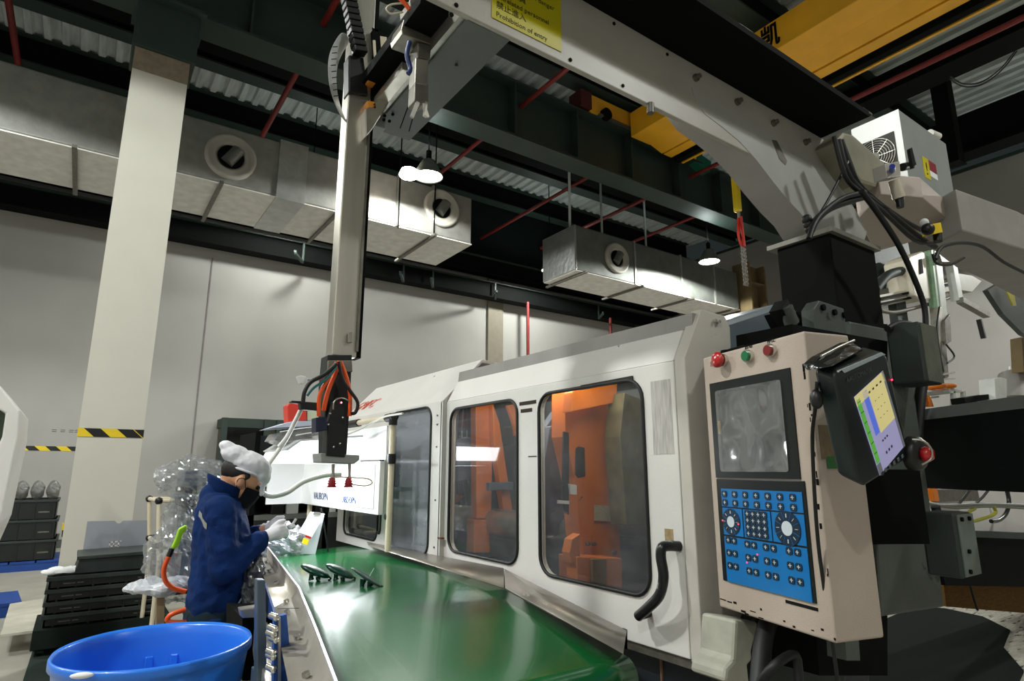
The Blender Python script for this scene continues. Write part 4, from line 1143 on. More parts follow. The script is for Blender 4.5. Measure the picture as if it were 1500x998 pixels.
cab([(450, 556), (470, 555), (490, 538)], .004, mat('clear_tube', '#b7bcc4', .3), name='clear_hose', Y=1.93)
cab([(488, 600), (490, 588), (500, 583), (512, 588)], .0025, STEEL, name='steel_cable', Y=1.94)
cab([(441, 600), (433, 615), (420, 640), (408, 655)], .006, PAPER, name='white_tube', Y=1.98)
for x, y in ((481, 622), (489, 655), (498, 650), (484, 606), (502, 612)):
    MB().ball(at(x, y, Y=1.945), .004, 8, 6).build('fitting', SILV, rob)
MB().ball(at(500, 590, Y=1.95), .003, 8, 6).build('status_led', mat('pink_led', '#ff8090', emit='#ff8090', es=4), rob)
g = []
for j in range(5):
    row = []
    for i in range(5):
        a = Vector((435 + i * 3, 550 - j * 0 + abs(i - 2) + j * 3)); row.append(at(a.x - 2 * (j - 2) * (i - 2) * .3, a.y, Y=1.93) + Vector((0, noise.noise(Vector((i, j, 0))) * .03, 0)))
    g.append(row)
MB().sheet(g).build('white_tape_tag', PAPER, rob, solid=.002, subd=1)
ef('small_clip', [(510, 488), (517, 486), (517, 502), (510, 502)], STEEL, .01, 1.985)

# ================================================================ CONVEYOR
BZ = 1.05
cv = thing('belt_conveyor', 'conveyor with glossy green belt and steel side guards in front of the machine', 'conveyor', (1.1, 2.4, 0))
ZC, ZN, ZF = 1.062, 1.005, .985          # the belt humps slightly at the plate joint
Lb = [at(394, 813, Z=ZF), at(437, 893, Z=ZC), at(470, 1075, Z=ZN)]
Rb = [at(541, 797, Z=ZF), at(738, 864, Z=ZC), at(914, 960, Z=ZN)]
Lb[2].y = Rb[2].y
def lerp3(P, t):
    return P[0].lerp(P[1], t * 2) if t <= .5 else P[1].lerp(P[2], t * 2 - 1)
rows = []
for j in range(13):
    a, b = lerp3(Lb, j / 12), lerp3(Rb, j / 12)
    rows.append([a.lerp(b, i / 8) for i in range(9)])
a, b = Lb[2], Rb[2]
for k in range(1, 9):      # belt wraps down over the front roller
    t = R(k * 20); dy = -.05 * math.sin(t); dz = -.05 * (1 - math.cos(t))
    rows.append([a.lerp(b, i / 8) + Vector((0, dy, dz)) for i in range(9)])
MB().sheet(rows).build('belt', BELT, cv, solid=.003)
MB().cyl(Lb[2] + Vector((.0, 0, -.052)), Rb[2] + Vector((0, 0, -.052)), .047, n=28).build('front_roller', STEELD, cv)
MB().cyl(Lb[0] + Vector((0, 0, -.052)), Rb[0] + Vector((0, 0, -.052)), .047, n=28).build('rear_roller', STEELD, cv)
# left guard: upright lip, crease and outer flange (two plates joined)
lip = [at(392, 802, Z=1.105), at(438, 862, Z=1.105), at(461, 918, Z=1.105), at(496, 1010, Z=1.105), at(520, 1080, Z=1.105)]
cre = [at(391, 817, Z=1.052), at(427, 877, Z=1.052), at(443, 930, Z=1.052), at(462, 1010, Z=1.052), at(480, 1080, Z=1.052)]
out = [at(377, 819, Z=1.045), at(402, 890, Z=1.045), at(410, 940, Z=1.045), at(424, 1010, Z=1.045), at(436, 1080, Z=1.045)]
GST = mat('guard_steel', '#aaa49a', .38, .75, var=.14, scale=7, bump=.04, bscale=60)
jn = at(446, 890, Z=1.105); 
for i0, i1 in ((0, 1), (1, 4)):
    g = [[out[i], cre[i], lip[i]] for i in range(i0, i1 + 1)]
    MB().sheet(g).build('side_guard', GST, cv, solid=.003)
for i in range(4): MB().bar(lip[i], lip[i + 1], .006, .006).build('guard_edge', mat('bright_edge', '#dcd8e0', .3, .6), cv)
MB().bar(at(407, 892, Z=1.05), at(446, 891, Z=1.08), .0015, .0015).build('guard_joint', BLACKM, cv)
for px, py in ((395, 836), (410, 832), (405, 855), (425, 856), (420, 882), (421, 897), (436, 935), (449, 990), (391, 824)):
    p = at(px, py, Z=1.055)
    MB().cyl(p + Vector((0, 0, -.002)), p + Vector((-.003, 0, .007)), .009, n=8).build('guard_bolt', SILV, cv)
# right guard strip along the machine foot
rg_ = [at(537, 794, Z=1.09), at(738, 835, Z=1.075), at(918, 925, Z=1.06), ]
rg0 = [at(537, 799, Z=1.05), at(738, 863, Z=1.052), at(914, 958, Z=1.03)]
rg0[0] = rg_[0] + Vector((-.035, 0, -.04)); rg0[1] = rg_[1] + Vector((-.07, 0, -.03))
top_ = [at(537, 794, X=1.565), at(738, 834, X=1.575)]
MB().sheet([[at(537, 794, X=1.57), at(540, 800, Z=1.052)], [at(738, 833, X=1.58), at(738, 862, Z=1.052)]]).build('skirt_plate', GST, cv, solid=.002)
MB().sheet([[at(739, 834, X=1.578), at(740, 862, Z=1.053)], [at(918, 924, X=1.5), at(913, 958, Z=1.053)]]).build('skirt_plate', GST, cv, solid=.002)
MB().prism([at(915, 921, X=1.5), at(919, 923, X=1.5), at(919, 952, X=1.5), at(915, 949, X=1.5)], (.0, .01, 0)).build('skirt_end', GST, cv)
# frame under the guard
for i in range(2):
    pass
MB().bar(Vector((.80, 3.5, .90)), Vector((.345, 1.0, .90)), .045, .09).build('side_profile', ALU, cv, bevel=.003)
MB().bar(Vector((.86, 3.5, .90)), Vector((.40, 1.0, .90)), .02, .12).build('blue_side_channel', mat('blue_channel', '#1c4c9a', .5), cv)
MB().bar(Vector((1.50, 3.7, .88)), Vector((1.16, 1.15, .88)), .03, .12).build('side_profile', STEELD, cv)
p = at(384, 905, Z=1.0)
for x, y in ((.52, 2.05), (.62, 3.0), (1.16, 1.3), (1.45, 3.5)):
    MB().box(x - .025, x + .025, y - .025, y + .025, 0, .92).build('leg', mat('profile_grey', '#5b6a78', .4, .6), cv, bevel=.003)
MB().prism([at(377, 850, Y=1.95), at(389, 850, Y=1.95), at(392, 1040, Y=1.95), at(376, 1040, Y=1.95)], (.0, .04, 0)).build('upright_profile', MATS['profile_grey'], cv, bevel=.003)
MB().prism([at(402, 905, Y=1.75), at(420, 900, Y=1.75), at(432, 1040, Y=1.75), at(400, 1040, Y=1.75)], (0, .02, 0)).build('blue_bracket', MATS['blue_channel'], cv)
MB().prism([at(408, 905, Y=1.74), at(411, 905, Y=1.74), at(412, 1040, Y=1.74), at(408, 1040, Y=1.74)], (0, .02, 0)).build('bracket_rod', STEEL, cv)
for y in (905, 922, 930, 938, 957, 963, 981):
    p = at(401 + (y % 3) * 2, y, Y=1.70)
    b = MB().cyl(p, p + Vector((-.006, .03, 0)), .0085, n=12).build('hex_bolt', SILV, cv)
    MB().ball(p, (.0085, .0085, .0085), 12, 8).build('bolt_dome', SILV, b)
MB().prism([at(352, 893, Y=2.4), at(380, 889, Y=2.4), at(380, 905, Y=2.4), at(355, 906, Y=2.4)], (0, .05, 0)).build('valve_block', STEEL, cv, bevel=.004)
MB().prism([at(355, 905, Y=2.5), at(400, 905, Y=2.5), at(400, 998, Y=2.5), at(355, 998, Y=2.5)], (0, .3, 0)).build('dark_drive_box', BLACKM, cv)

# moulded parts lying on the belt
def mould(px, py, lab, yaw, pitch, slim=False, thread=False):
    p = at(px, py, Z=1.036)
    t = thing('moulded_part', lab, 'moulded part', tuple(p), R(yaw), 'moulded parts on the belt', local=True)
    M = Matrix.Rotation(R(pitch), 3, 'Y')
    m_ = mat('dark_green_moulding', '#06382c', .3, var=.1, coat=.2)
    if slim: MB().ball((0, 0, .05), (.072, .03, .006), 24, 10, M).build('leaf_plate', m_, t)
    else: MB().ball((0, 0, .043), (.066, .04, .016), 24, 12, M).build('leaf_plate', m_, t)
    MB().tube([(-.012, 0, .045), (-.016, 0, .02), (-.014, 0, .008)], [.012, .009, .012], 10).build('stub', m_, t)
    MB().tube([(.02, 0, .035), (.012, .003, .018), (.016, 0, .007)], [.014, .01, .009], 10).build('stub', m_, t)
    MB().tube([(.058, 0, .02), (.066, .004, .012), (.054, .006, .006)], .004, 6).build('hook', m_, t)
    if thread: MB().tube([(.012, 0, .055), (.028, 0, .085)], .0012, 5).build('sprue_thread', PAPER, t)
mould(461, 853, 'dark green moulded leaf-shaped part on the belt, nearest the steel guard', -32, 22)
mould(497, 853, 'middle dark green moulded leaf-shaped part on the belt', -34, 24)
mould(536, 866, 'slim tilted dark green moulded part with a thin white sprue, nearest the machine', -36, 30, True, True)

# ================================================================ INSPECTION LIGHT OVER THE BELT
hd = thing('light_stand', 'cream pipe stand with black joints at the far end of the conveyor', 'stand', (1.42, 3.9, 1.05))
PX, y0, y1 = 1.42, 3.2, 4.62
zt_ = 1.79
for y in (y0, y1):
    MB().cyl((PX, y, 1.065), (PX, y, zt_), .017, n=14).build('pole', PIPEC, hd)
MB().cyl((PX, y0, zt_), (PX, y1, zt_), .017, n=14).build('top_rail', PIPEC, hd)
MB().cyl((PX, y0, 1.245), (PX, y0 + .03, 1.245), .02, n=14).build('black_joint', BLACK, hd)
for q_ in ((PX, y0, zt_), (PX, y1, zt_)):
    MB().cyl((q_[0], q_[1] - .02, q_[2]), (q_[0], q_[1] + .085, q_[2]), .024, n=14).cyl((q_[0], q_[1], q_[2] - .045), (q_[0], q_[1], q_[2] + .02), .024, n=14).build('black_joint', BLACK, hd)
MB().cyl((PX, 3.72, zt_), (PX, 3.9, zt_), .024, n=14).build('black_joint', BLACK, hd)
MB().cyl((PX, y0, 1.53), (PX, y0, 1.585), .024, n=14).build('black_joint', BLACK, hd)
MB().box(PX - .01, PX, y0 + .06, y1, 1.555, 1.745).build('upper_panel', ACRW, hd)
for y in (3.78, 3.92): MB().cyl((PX - .012, y, 1.69), (PX - .03, y, 1.69), .012, n=12).build('panel_stud', STEELD, hd)
bd = thing('work_sheet_board', 'white board with rows of small blue figures hung from the cream pipe frame', 'board', (1.39, 3.9, 1.25))
MB().box(1.37, 1.4, 3.24, 4.68, 1.255, 1.545).build('board_panel', ACRW, bd, bevel=.003)
MB().box(1.12, 1.37, 4.66, 4.68, 1.255, 1.545).build('board_return', ACRW, bd)
MB().box(1.365, 1.37, 3.30, 3.95, 1.285, 1.53).build('white_sheet', PAPER, bd)
BI = mat('blue_ink', '#23406e', .6)
text('figure_row', 'VAUBOPN', BI, (1.368, 4.38, 1.30), (0, -1, 0), (0, 0, 1), .065, bd)
text('figure_row', 'UIBDOPN', BI, (1.3635, 3.80, 1.30), (0, -1, 0), (0, 0, 1), .055, bd, .001)
lb = thing('inspection_lamp', 'bright white inspection lamp box hanging over the far end of the belt', 'lamp', (1.1, 3.75, 1.5))
MB().prism([(.90, 3.5, 1.535), (.93, 3.5, 1.60), (1.0, 3.5, 1.655), (1.36, 3.5, 1.69), (1.36, 3.5, 1.535)], (0, .5, 0)).build('lamp_housing', LEDM, lb, bevel=.01)
MB().prism([(.92, 3.49, 1.61), (1.0, 3.49, 1.665), (1.36, 3.49, 1.70), (1.36, 3.49, 1.69), (1.0, 3.49, 1.656), (.93, 3.49, 1.602)], (0, .52, 0)).build('housing_lid', mat('lid_grey', '#b9bcbb', .4), lb)
area_light('inspection_light', (1.12, 3.72, 1.525), (0, 0, 0), .42, HOOD_W, (.93, .96, 1), .45)
area_light('inspection_light', (1.12, 3.46, 1.60), (R(-62), 0, 0), .4, HOOD_W * .25, (.93, .96, 1), .1)
tp = thing('sheet_stack', 'loose white paper sheets and clear trays on top of the lamp box', 'papers', (1.1, 3.75, 1.7))
MB().prism([at(398, 627, Y=3.6), at(430, 617, Y=3.6), at(475, 617, Y=3.6), at(475, 622, Y=3.6), at(440, 625, Y=3.6)], (0, .3, 0)).build('paper_sheet', mat('bluish_paper', '#c3c9dc', .6), tp)
MB().prism([at(410, 634, Y=3.6), at(475, 625, Y=3.6), at(475, 640, Y=3.6), at(418, 650, Y=3.6), at(403, 645, Y=3.6)], (0, .25, 0)).build('clear_tray', FILM, tp)
MB().tube([at(410, 633, Y=3.58), at(440, 628, Y=3.58), at(475, 624, Y=3.58)], .003).build('tray_rim', PAPER, tp)
MB().tube([at(433, 638, Y=3.58), at(450, 635, Y=3.58), at(475, 632, Y=3.58)], .003).build('tray_rim', PAPER, tp)
zr = at(435, 617, Y=3.75)
rc = thing('red_container', 'red plastic container with pale jar beside it on top of the lamp', 'container', tuple(zr))
MB().prism([at(x, y, Y=3.75) for x, y in ((422, 619), (421, 594), (425, 591), (448, 590), (450, 616))], (0, .1, 0)).build('red_body', mat('red_plastic', '#d23a28', .4), rc, bevel=.006)
MB().prism([at(x, y, Y=3.76) for x, y in ((450, 617), (450, 594), (466, 594), (466, 616))], (0, .08, 0)).build('pale_jar', mat('pale_jar', '#c9cdb0', .4), rc, bevel=.005)
tag(MB().tube([at(x, y, Y=3.3) for x, y in ((440, 602), (418, 645), (392, 682), (379, 700), (380, 716), (395, 727), (420, 722), (445, 706), (475, 697), (500, 695))], .0125, 10, 6).build('white_air_hose', mat('white_hose', '#d9d9d2', .35)),
    'thick white hose looping down past the worker and back to the lamp frame', 'hose')
tag(MB().tube([at(x, y, X=1.36) for x, y in ((500, 640), (525, 630), (548, 618), (565, 610), (590, 606))], .006, 8).build('white_cable', mat('white_hose', '#d9d9d2', .35)), 'thin white cable running from the pipe frame to the machine', 'cable')
# clip boards hanging at the far end of the belt
cbd = thing('hanging_papers', 'white clipped papers with yellow and red tags hanging at the far end of the belt', 'papers', tuple(at(450, 790, Y=3.85)))
def ppl(name, pts, m, Y, th=.004): return MB().prism([at(x, y, Y=Y) for x, y in pts], (0, th, 0)).build(name, m, cbd)
ppl('front_sheet', [(455, 750), (476, 753), (457, 787), (438, 780)], PAPER, 3.82)
ppl('rear_sheet', [(462, 758), (475, 756), (462, 812), (441, 812), (445, 790)], mat('grey_paper', '#c7c9cf', .7), 3.86)
ppl('yellow_tag', [(445, 788), (453, 791), (450, 799), (442, 796)], YELB, 3.81)
ppl('red_tag', [(448, 784), (456, 787), (455, 790), (447, 787)], REDB, 3.81)
ppl('clip', [(460, 750), (470, 751), (470, 755), (459, 754)], STEEL, 3.81)
MB().tube([at(470, 745, Y=3.9), at(478, 790, Y=3.9), at(481, 812, Y=3.9)], .006).build('black_cord', RUBBER, cbd)

# ================================================================ MONITOR DESK AND CABINET BEHIND
dk = thing('instrument_desk', 'dark instrument desk with shelves and equipment under the teal screen', 'desk', (1.7, 5.6, 0))
MB().box(1.15, 2.6, 5.3, 5.34, .78, 1.10).build('dark_shelf_front', mat('shelf_dark', '#1b221e', .6), dk)
MB().box(1.15, 2.6, 5.3, 5.9, 1.10, 1.14).build('desk_top', mat('desk_grey', '#70736f', .5), dk)
MB().box(1.15, 2.6, 5.28, 5.9, 1.30, 1.34).build('upper_shelf', mat('shelf_pale', '#8f9290', .5), dk)
for x in (1.15, 1.75, 2.4): MB().box(x, x + .04, 5.3, 5.9, 0, 1.8).build('leg', BLACKM, dk)
MB().box(1.2, 2.6, 5.85, 5.9, .3, 1.8).build('back_panel', mat('desk_back', '#12181a', .6), dk)
random.seed(5)
for i in range(10):
    x = 1.2 + i * .12; h = random.uniform(.03, .13)
    MB().box(x, x + random.uniform(.05, .1), 5.3, 5.5, 1.14 + (.2 if i % 3 == 0 else 0), 1.14 + h + (.2 if i % 3 == 0 else 0)).build('instrument', (STEELD, BLACK, mat('instrument_white', '#b7bab8', .5))[i % 3], dk, bevel=.004)
mo = thing('monitor', 'monitor with plain teal screen behind the worker', 'monitor', tuple(at(408, 722, Y=5.2)))
MB().prism([at(x, y, Y=5.2) for x, y in ((382, 716), (389, 685), (430, 686), (431, 715))], (0, .04, 0)).build('casing', BLACK, mo, bevel=.006)
MB().prism([at(x, y, Y=5.195) for x, y in ((385, 711), (392, 689), (427, 690), (428, 711))], (0, .004, 0)).build('teal_screen', TEAL, mo)
MB().prism([at(x, y, Y=5.19) for x, y in ((385, 713), (385, 711), (428, 711), (428, 713))], (0, .004, 0)).build('screen_edge', PAPER, mo)
MB().cyl(at(407, 715, Y=5.23), at(407, 724, Y=5.23), .03).build('stand', BLACK, mo)
cbn = thing('glazed_cabinet', 'tall dark green framed glass cabinet against the back wall', 'cabinet', (4, 14.5, 0))
p0, p1 = at(330, 612, Y=14.4), at(470, 612, Y=14.4)
H = p0.z
MB().box(p0.x, p1.x, 14.45, 15.1, 0, H - .05).build('cabinet_back', mat('cabinet_olive', '#4a4b3a', .6, var=.1), cbn)
MB().box(p0.x - .03, p1.x, 14.4, 15.15, H - .2, H).build('frame_rail', GREEN, cbn)
for k_ in (0, .42, .55, 1): 
    x = p0.x + (p1.x - p0.x) * k_; MB().box(x - .06, x + .06, 14.36, 14.45, 0, H).build('frame_post', GREEN, cbn)
for a_, b_ in ((0, .42), (.55, 1)): 
    MB().box(p0.x + (p1.x - p0.x) * a_, p0.x + (p1.x - p0.x) * b_, 14.40, 14.41, .2, H - .2).build('glass_door', PANEDK, cbn)
MB().box(p0.x + .3, p0.x + .95, 14.42, 14.45, H - .42, H - .33).build('dark_label', BLACKM, cbn)

# ================================================================ WORKER
WX, WY, WR = .575, 3.10, R(-11.5)
per = thing('person', 'person in navy jacket, white cap and black mask bowing over a part at the conveyor', 'person', (WX, WY, 0), WR, local=True)
def remesh(o, vx, sm=6, disp=None):
    md = o.modifiers.new('remesh', 'REMESH'); md.mode = 'VOXEL'; md.voxel_size = vx; md.use_smooth_shade = True
    if sm:
        m2 = o.modifiers.new('smooth', 'SMOOTH'); m2.factor = .6; m2.iterations = sm
    if disp:
        tx = bpy.data.textures.new('folds', 'CLOUDS'); tx.noise_scale = disp[1]; tx.noise_depth = 2
        m3 = o.modifiers.new('folds', 'DISPLACE'); m3.texture = tx; m3.strength = disp[0]; m3.mid_level = .5; m3.texture_coords = 'LOCAL'
    return o
def ell(mb, c, r, rot=None): return mb.ball(c, r, 20, 14, rot)
hp_ = Vector((.05, 0, 1.458))                    # head centre
tilt = Matrix.Rotation(R(24), 3, 'Y')
def hd_(x, y, z): return hp_ + tilt @ Vector((x, y, z))
mb = MB()
ell(mb, hd_(0, 0, .02), (.094, .075, .10), tilt)
ell(mb, hd_(.022, 0, -.045), (.068, .058, .072), tilt)
mb.cap(hd_(.05, 0, -.085), hd_(.035, 0, -.075), .024, .035)
mb.cap(hd_(.088, 0, -.005), hd_(.105, 0, -.03), .008, .012)      # nose
for s_ in (-1, 1):
    ell(mb, hd_(.0, s_ * .075, -.012), (.018, .008, .03), tilt)   # ears
    ell(mb, hd_(.082, s_ * .03, .012), (.016, .02, .008), tilt)   # brows
ell(mb, hd_(.086, 0, -.062), (.014, .024, .008), tilt)            # mouth
mb.cap(hd_(-.03, 0, -.05), (-.02, 0, 1.34), .052, .058)           # neck
mb.cap((-.02, 0, 1.24), (0, 0, 1.0), .085, .10)                # torso
mb.cap((-.025, -.09, 1.31), (-.025, .09, 1.31), .05, .05)
mb.cap((-.0, -.06, .95), (-.0, .06, .95), .10, .10)
hands = {}
for s_ in (-1, 1):
    sh = Vector((-.025, s_ * .145, 1.32)); el = Vector((.02, s_ * .205, 1.085)); wr_ = Vector((.165, s_ * .085 - (.02 if s_ < 0 else 0), 1.205 + (.0 if s_ < 0 else .01)))
    mb.cap(sh, el, .036, .034); mb.cap(el, wr_, .036, .026)
    pc = wr_ + Vector((.045, -s_ * .022, .012))
    mb.cap(wr_, pc, .024, .028)
    hands[s_] = (wr_, pc)
    for k_, (dl, ln) in enumerate(((-.026, .056), (-.009, .064), (.009, .060), (.026, .048))):
        b0 = pc + Vector((.012, s_ * .008, dl * .8)); b1 = b0 + Vector((ln * .5, -s_ * .022, .004)); b2 = b1 + Vector((ln * .22, -s_ * .03, -.008))
        mb.cap(b0, b1, .0095, .0085, 10); mb.cap(b1, b2, .0085, .0072, 10)
    mb.cap(pc + Vector((-.012, 0, .02)), pc + Vector((.014, -s_ * .012, .045)), .012, .010, 10)
    mb.cap(pc + Vector((.014, -s_ * .012, .045)), pc + Vector((.038, -s_ * .026, .05)), .010, .008, 10)
    hpj = Vector((-.01, s_ * .09, .9)); kn = Vector((.01, s_ * .10, .48)); an = Vector((-.02, s_ * .10, .09))
    mb.cap(hpj, kn, .085, .055); mb.cap(kn, an, .055, .036)
    mb.cap(an + Vector((-.02, 0, -.04)), an + Vector((.14, 0, -.055)), .04, .032)
remesh(mb.build('body', SKIN, per), .0055, 3)
# gloves over the fingers
for s_ in (-1, 1):
    wr_, pc = hands[s_]
    g_ = MB(); g_.cap(wr_ + Vector((.01, 0, 0)), pc, .027, .032)
    for k_, (dl, ln) in enumerate(((-.026, .056), (-.009, .064), (.009, .060), (.026, .048))):
        b0 = pc + Vector((.012, s_ * .008, dl * .8)); b1 = b0 + Vector((ln * .5, -s_ * .022, .004)); b2 = b1 + Vector((ln * .22, -s_ * .03, -.008))
        g_.cap(b0, b1, .0115, .0105, 10); g_.cap(b1, b2, .0105, .0092, 10)
    g_.cap(pc + Vector((-.012, 0, .02)), pc + Vector((.014, -s_ * .012, .045)), .014, .012, 10)
    g_.cap(pc + Vector((.014, -s_ * .012, .045)), pc + Vector((.038, -s_ * .026, .05)), .012, .0095, 10)
    remesh(g_.build('glove', GLOVE, per), .0045, 2)
# eyes and lids
for s_ in (-1, 1):
    MB().ball(hd_(.083, s_ * .030, -.004), .0115, 12, 8).build('eye', mat('eye_dark', '#15100e', .2), per)
# hair under the cap
mb = MB(); ell(mb, hd_(-.016, 0, .03), (.092, .078, .078), tilt); mb.cap(hd_(-.075, 0, .0), hd_(-.065, 0, -.02), .022, .018)
for s_ in (-1, 1): mb.cap(hd_(.02, s_ * .068, .02), hd_(.012, s_ * .07, .0), .012, .008)
remesh(mb.build('hair', HAIR, per), .006, 3)
# mask with ear loops
mb = MB()
g = []
for j in range(9):
    v = j / 8; row = []
    for i in range(13):
        a = R(-78 + 156 * i / 12); rr = .083 - .012 * v + .014 * math.cos(a) ** 6 * (1 - abs(v - .35))
        row.append(hd_(math.cos(a) * rr + .018, math.sin(a) * rr * .88, -.022 - .088 * v))
    g.append(row)
MB().sheet(g).build('face_mask', MASKM, per, solid=.003, subd=1)
for s_ in (-1, 1):
    MB().tube([hd_(.035, s_ * .073, -.03), hd_(.012, s_ * .080, .005), hd_(-.012, s_ * .08, -.015), hd_(.03, s_ * .07, -.09)], .0018, 6).build('ear_loop', MASKM, per)
# cap: soft crown bulging backwards and a short bill
mb = MB()
ell(mb, hd_(.0, 0, .07), (.108, .092, .062), tilt)
ell(mb, hd_(-.07, 0, .085), (.075, .08, .045), tilt)
ell(mb, hd_(-.125, 0, .105), (.04, .055, .026), tilt)
ell(mb, hd_(.07, 0, .05), (.05, .072, .038), Matrix.Rotation(R(50), 3, 'Y'))
for s_ in (-1, 1): mb.cap(hd_(.08, s_ * .03, .03), hd_(.112, s_ * .02, -.03), .020, .009)
mb.cap(hd_(.09, 0, .03), hd_(.118, 0, -.026), .020, .009)
o = remesh(mb.build('cap', CAPM, per), .007, 3, (.010, .03))
MB().tube([hd_(.085 * math.cos(R(a)) + .005, .085 * math.sin(R(a)), .038 + .006 * math.cos(R(a))) for a in range(60, 301, 20)], .006, 6, 1).build('cap_band', CAPM, per)
# jacket: one loose surface for trunk and sleeves
mb = MB()
secs = [(.885, -.004, .118, .185), (.93, -.002, .124, .192), (1.0, .004, .128, .195), (1.08, .004, .128, .19), (1.16, -.004, .122, .185), (1.24, -.014, .116, .18), (1.31, -.026, .105, .172), (1.36, -.034, .085, .14), (1.395, -.038, .06, .09)]
gr = []
for z, cx, a, b in secs:
    gr.append([Vector((cx + math.copysign(abs(math.cos(R(k))) ** .85, math.cos(R(k))) * a, math.copysign(abs(math.sin(R(k))) ** .85, math.sin(R(k))) * b, z)) for k in range(0, 360, 12)])
n_ = len(gr[0]); vv = [p for r_ in gr for p in r_]
mb.add(vv, [(j * n_ + i, j * n_ + (i + 1) % n_, (j + 1) * n_ + (i + 1) % n_, (j + 1) * n_ + i) for j in range(len(gr) - 1) for i in range(n_)] + [tuple(range(n_ - 1, -1, -1)), tuple(range((len(gr) - 1) * n_, len(gr) * n_))])
for s_ in (-1, 1):
    sh = Vector((-.025, s_ * .155, 1.325)); el = Vector((.02, s_ * .205, 1.085)); wr_ = hands[s_][0]
    mb.cap(sh, el, .068, .062); mb.cap(el, el.lerp(wr_, .86), .062, .044)
    mb.cap(el.lerp(wr_, .66), el.lerp(wr_, .8), .050, .052)
mb.cap((-.05, 0, 1.385), (-.02, 0, 1.35), .07, .09)
jk = remesh(mb.build('jacket', DENIM, per), .008, 3, (.022, .055))
# collar, hem band, reflective strip, piping and pocket seam
cl_ = []
for j in range(4):
    row = []
    for i in range(15):
        a = R(38 + 284 * i / 14); rr = .075 + .012 * j / 3
        row.append(Vector((-.012 + math.cos(a) * rr * .95 - .03 * (1 - j / 3) * 0, math.sin(a) * rr, 1.385 + .06 * j / 3 * (1 - .35 * math.cos(a)) - .02 * math.cos(a))))
    cl_.append(row)
MB().sheet(cl_).build('collar', DENIM, per, solid=.008, subd=1)
hm = MB().lathe([(1, 0), (1.02, .02), (1, .045)], (0, 0, 0), 36)
hm.v = [Vector((v.x * .122 - .004, v.y * .190, v.z + .85)) for v in hm.v]
hm.build('hem_band', DENIM, per, solid=.012, subd=1)
for sg_ in (-1, 1):
    rows = [[Vector((-.115 + .05 * t, sg_ * (.13 + .075 * t), 1.315 - .05 * t + dz)) for t in [k / 8 for k in range(9)]] for dz in (.013, 0, -.013)]
    st_ = MB().sheet(rows).build('reflective_strip', REFL, per)
    sw = st_.modifiers.new('fit', 'SHRINKWRAP'); sw.target = jk; sw.wrap_mode = 'ABOVE_SURFACE'; sw.offset = .003
MB().tube([(.075, -.165, .925), (.105, -.135, .98), (.115, -.12, 1.04)], .004).build('pocket_seam', mat('pale_seam', '#8a97b5', .7), per)
tr_ = MB()
for s_ in (-1, 1):
    tr_.cap((-.005, s_ * .085, .87), (.01, s_ * .10, .48), .115, .085); tr_.cap((.01, s_ * .10, .48), (-.015, s_ * .10, .13), .085, .068)
ell(tr_, (-.005, 0, .9), (.13, .17, .08))
remesh(tr_.build('trousers', TROU, per), .01, 4, (.02, .06))
for s_ in (-1, 1):
    sho = MB(); sho.cap((-.04, s_ * .10, .052), (.13, s_ * .10, .045), .05, .042); sho.box(-.08, .165, s_ * .10 - .042, s_ * .10 + .042, .0, .03)
    remesh(sho.build('shoe', BLACK, per), .008, 3)
hw_ = Matrix.Rotation(WR, 3, 'Z') @ Vector((.285, .0, 1.235)) + Vector((WX, WY, 0))
tag(MB().ball(hw_, (.02, .025, .014), 14, 8).cyl(hw_, hw_ + Vector((.02, 0, .035)), .006).build('small_white_part', PAPER), 'small white moulded piece held between the gloved hands', 'moulded part')

# ================================================================ LEFT FOREGROUND
# blue tub
tub = thing('blue_tub', 'large round blue plastic tub in the lower left corner', 'tub', (-.03, 1.74, 0), 0, None)
def fit(cx, cy, r, z):
    pass
TX, TY, TZ, TRr = .27, 2.36, .95, .28
OFF[tub.name] = Vector((TX, TY, .5)); tub.location = (TX, TY, .5)
T0 = .5
H0 = TZ - T0
MB().lathe([(.0001, T0 + .012), (TRr * .74, T0 + .012), (TRr * .76, T0 + .03), (TRr * .86, T0 + H0 * .55), (TRr * .93, TZ - .03), (TRr * .955, TZ - .004), (TRr * .985, TZ + .008), (TRr * 1.0, TZ), (TRr * 1.0, TZ - .022), (TRr * .965, TZ - .026), (TRr * .955, TZ - .05), (TRr * .89, T0 + H0 * .55), (TRr * .79, T0), (.0001, T0)], (TX, TY, 0), 72).build('tub_shell', BLUE, tub)
stl = thing('tub_stand', 'low dark stand carrying the blue tub, mostly below the frame', 'stand', (TX, TY, 0))
MB().box(TX - .22, TX + .22, TY - .22, TY + .22, .46, .5).build('stand_top', BLACKM, stl)
for sx_ in (-.2, .2):
    for sy_ in (-.2, .2): MB().box(TX + sx_ - .02, TX + sx_ + .02, TY + sy_ - .02, TY + sy_ + .02, 0, .46).build('leg', BLACKM, stl)
for a in (70, 88, 250, 268):
    ca = Vector((math.cos(R(a)), math.sin(R(a)), 0)); tn = Vector((-ca.y, ca.x, 0)); c_ = Vector((TX, TY, 0)) + ca * (TRr * .905)
    MB().prism([c_ + tn * -.012 + Vector((0, 0, TZ - .09)), c_ + tn * .012 + Vector((0, 0, TZ - .09)), c_ - ca * .02 + tn * .02 + Vector((0, 0, T0 + .15)), c_ - ca * .02 - tn * .02 + Vector((0, 0, T0 + .15))], -ca * .008).build('inner_rib', BLUE, tub, bevel=.004)
c_ = at(120, 990, Z=TZ + .004)
MB().ball(c_, (.03, .012, .008), 12, 6, Matrix.Rotation(R(-20), 3, 'Z')).build('torn_sticker', PAPER, tub)

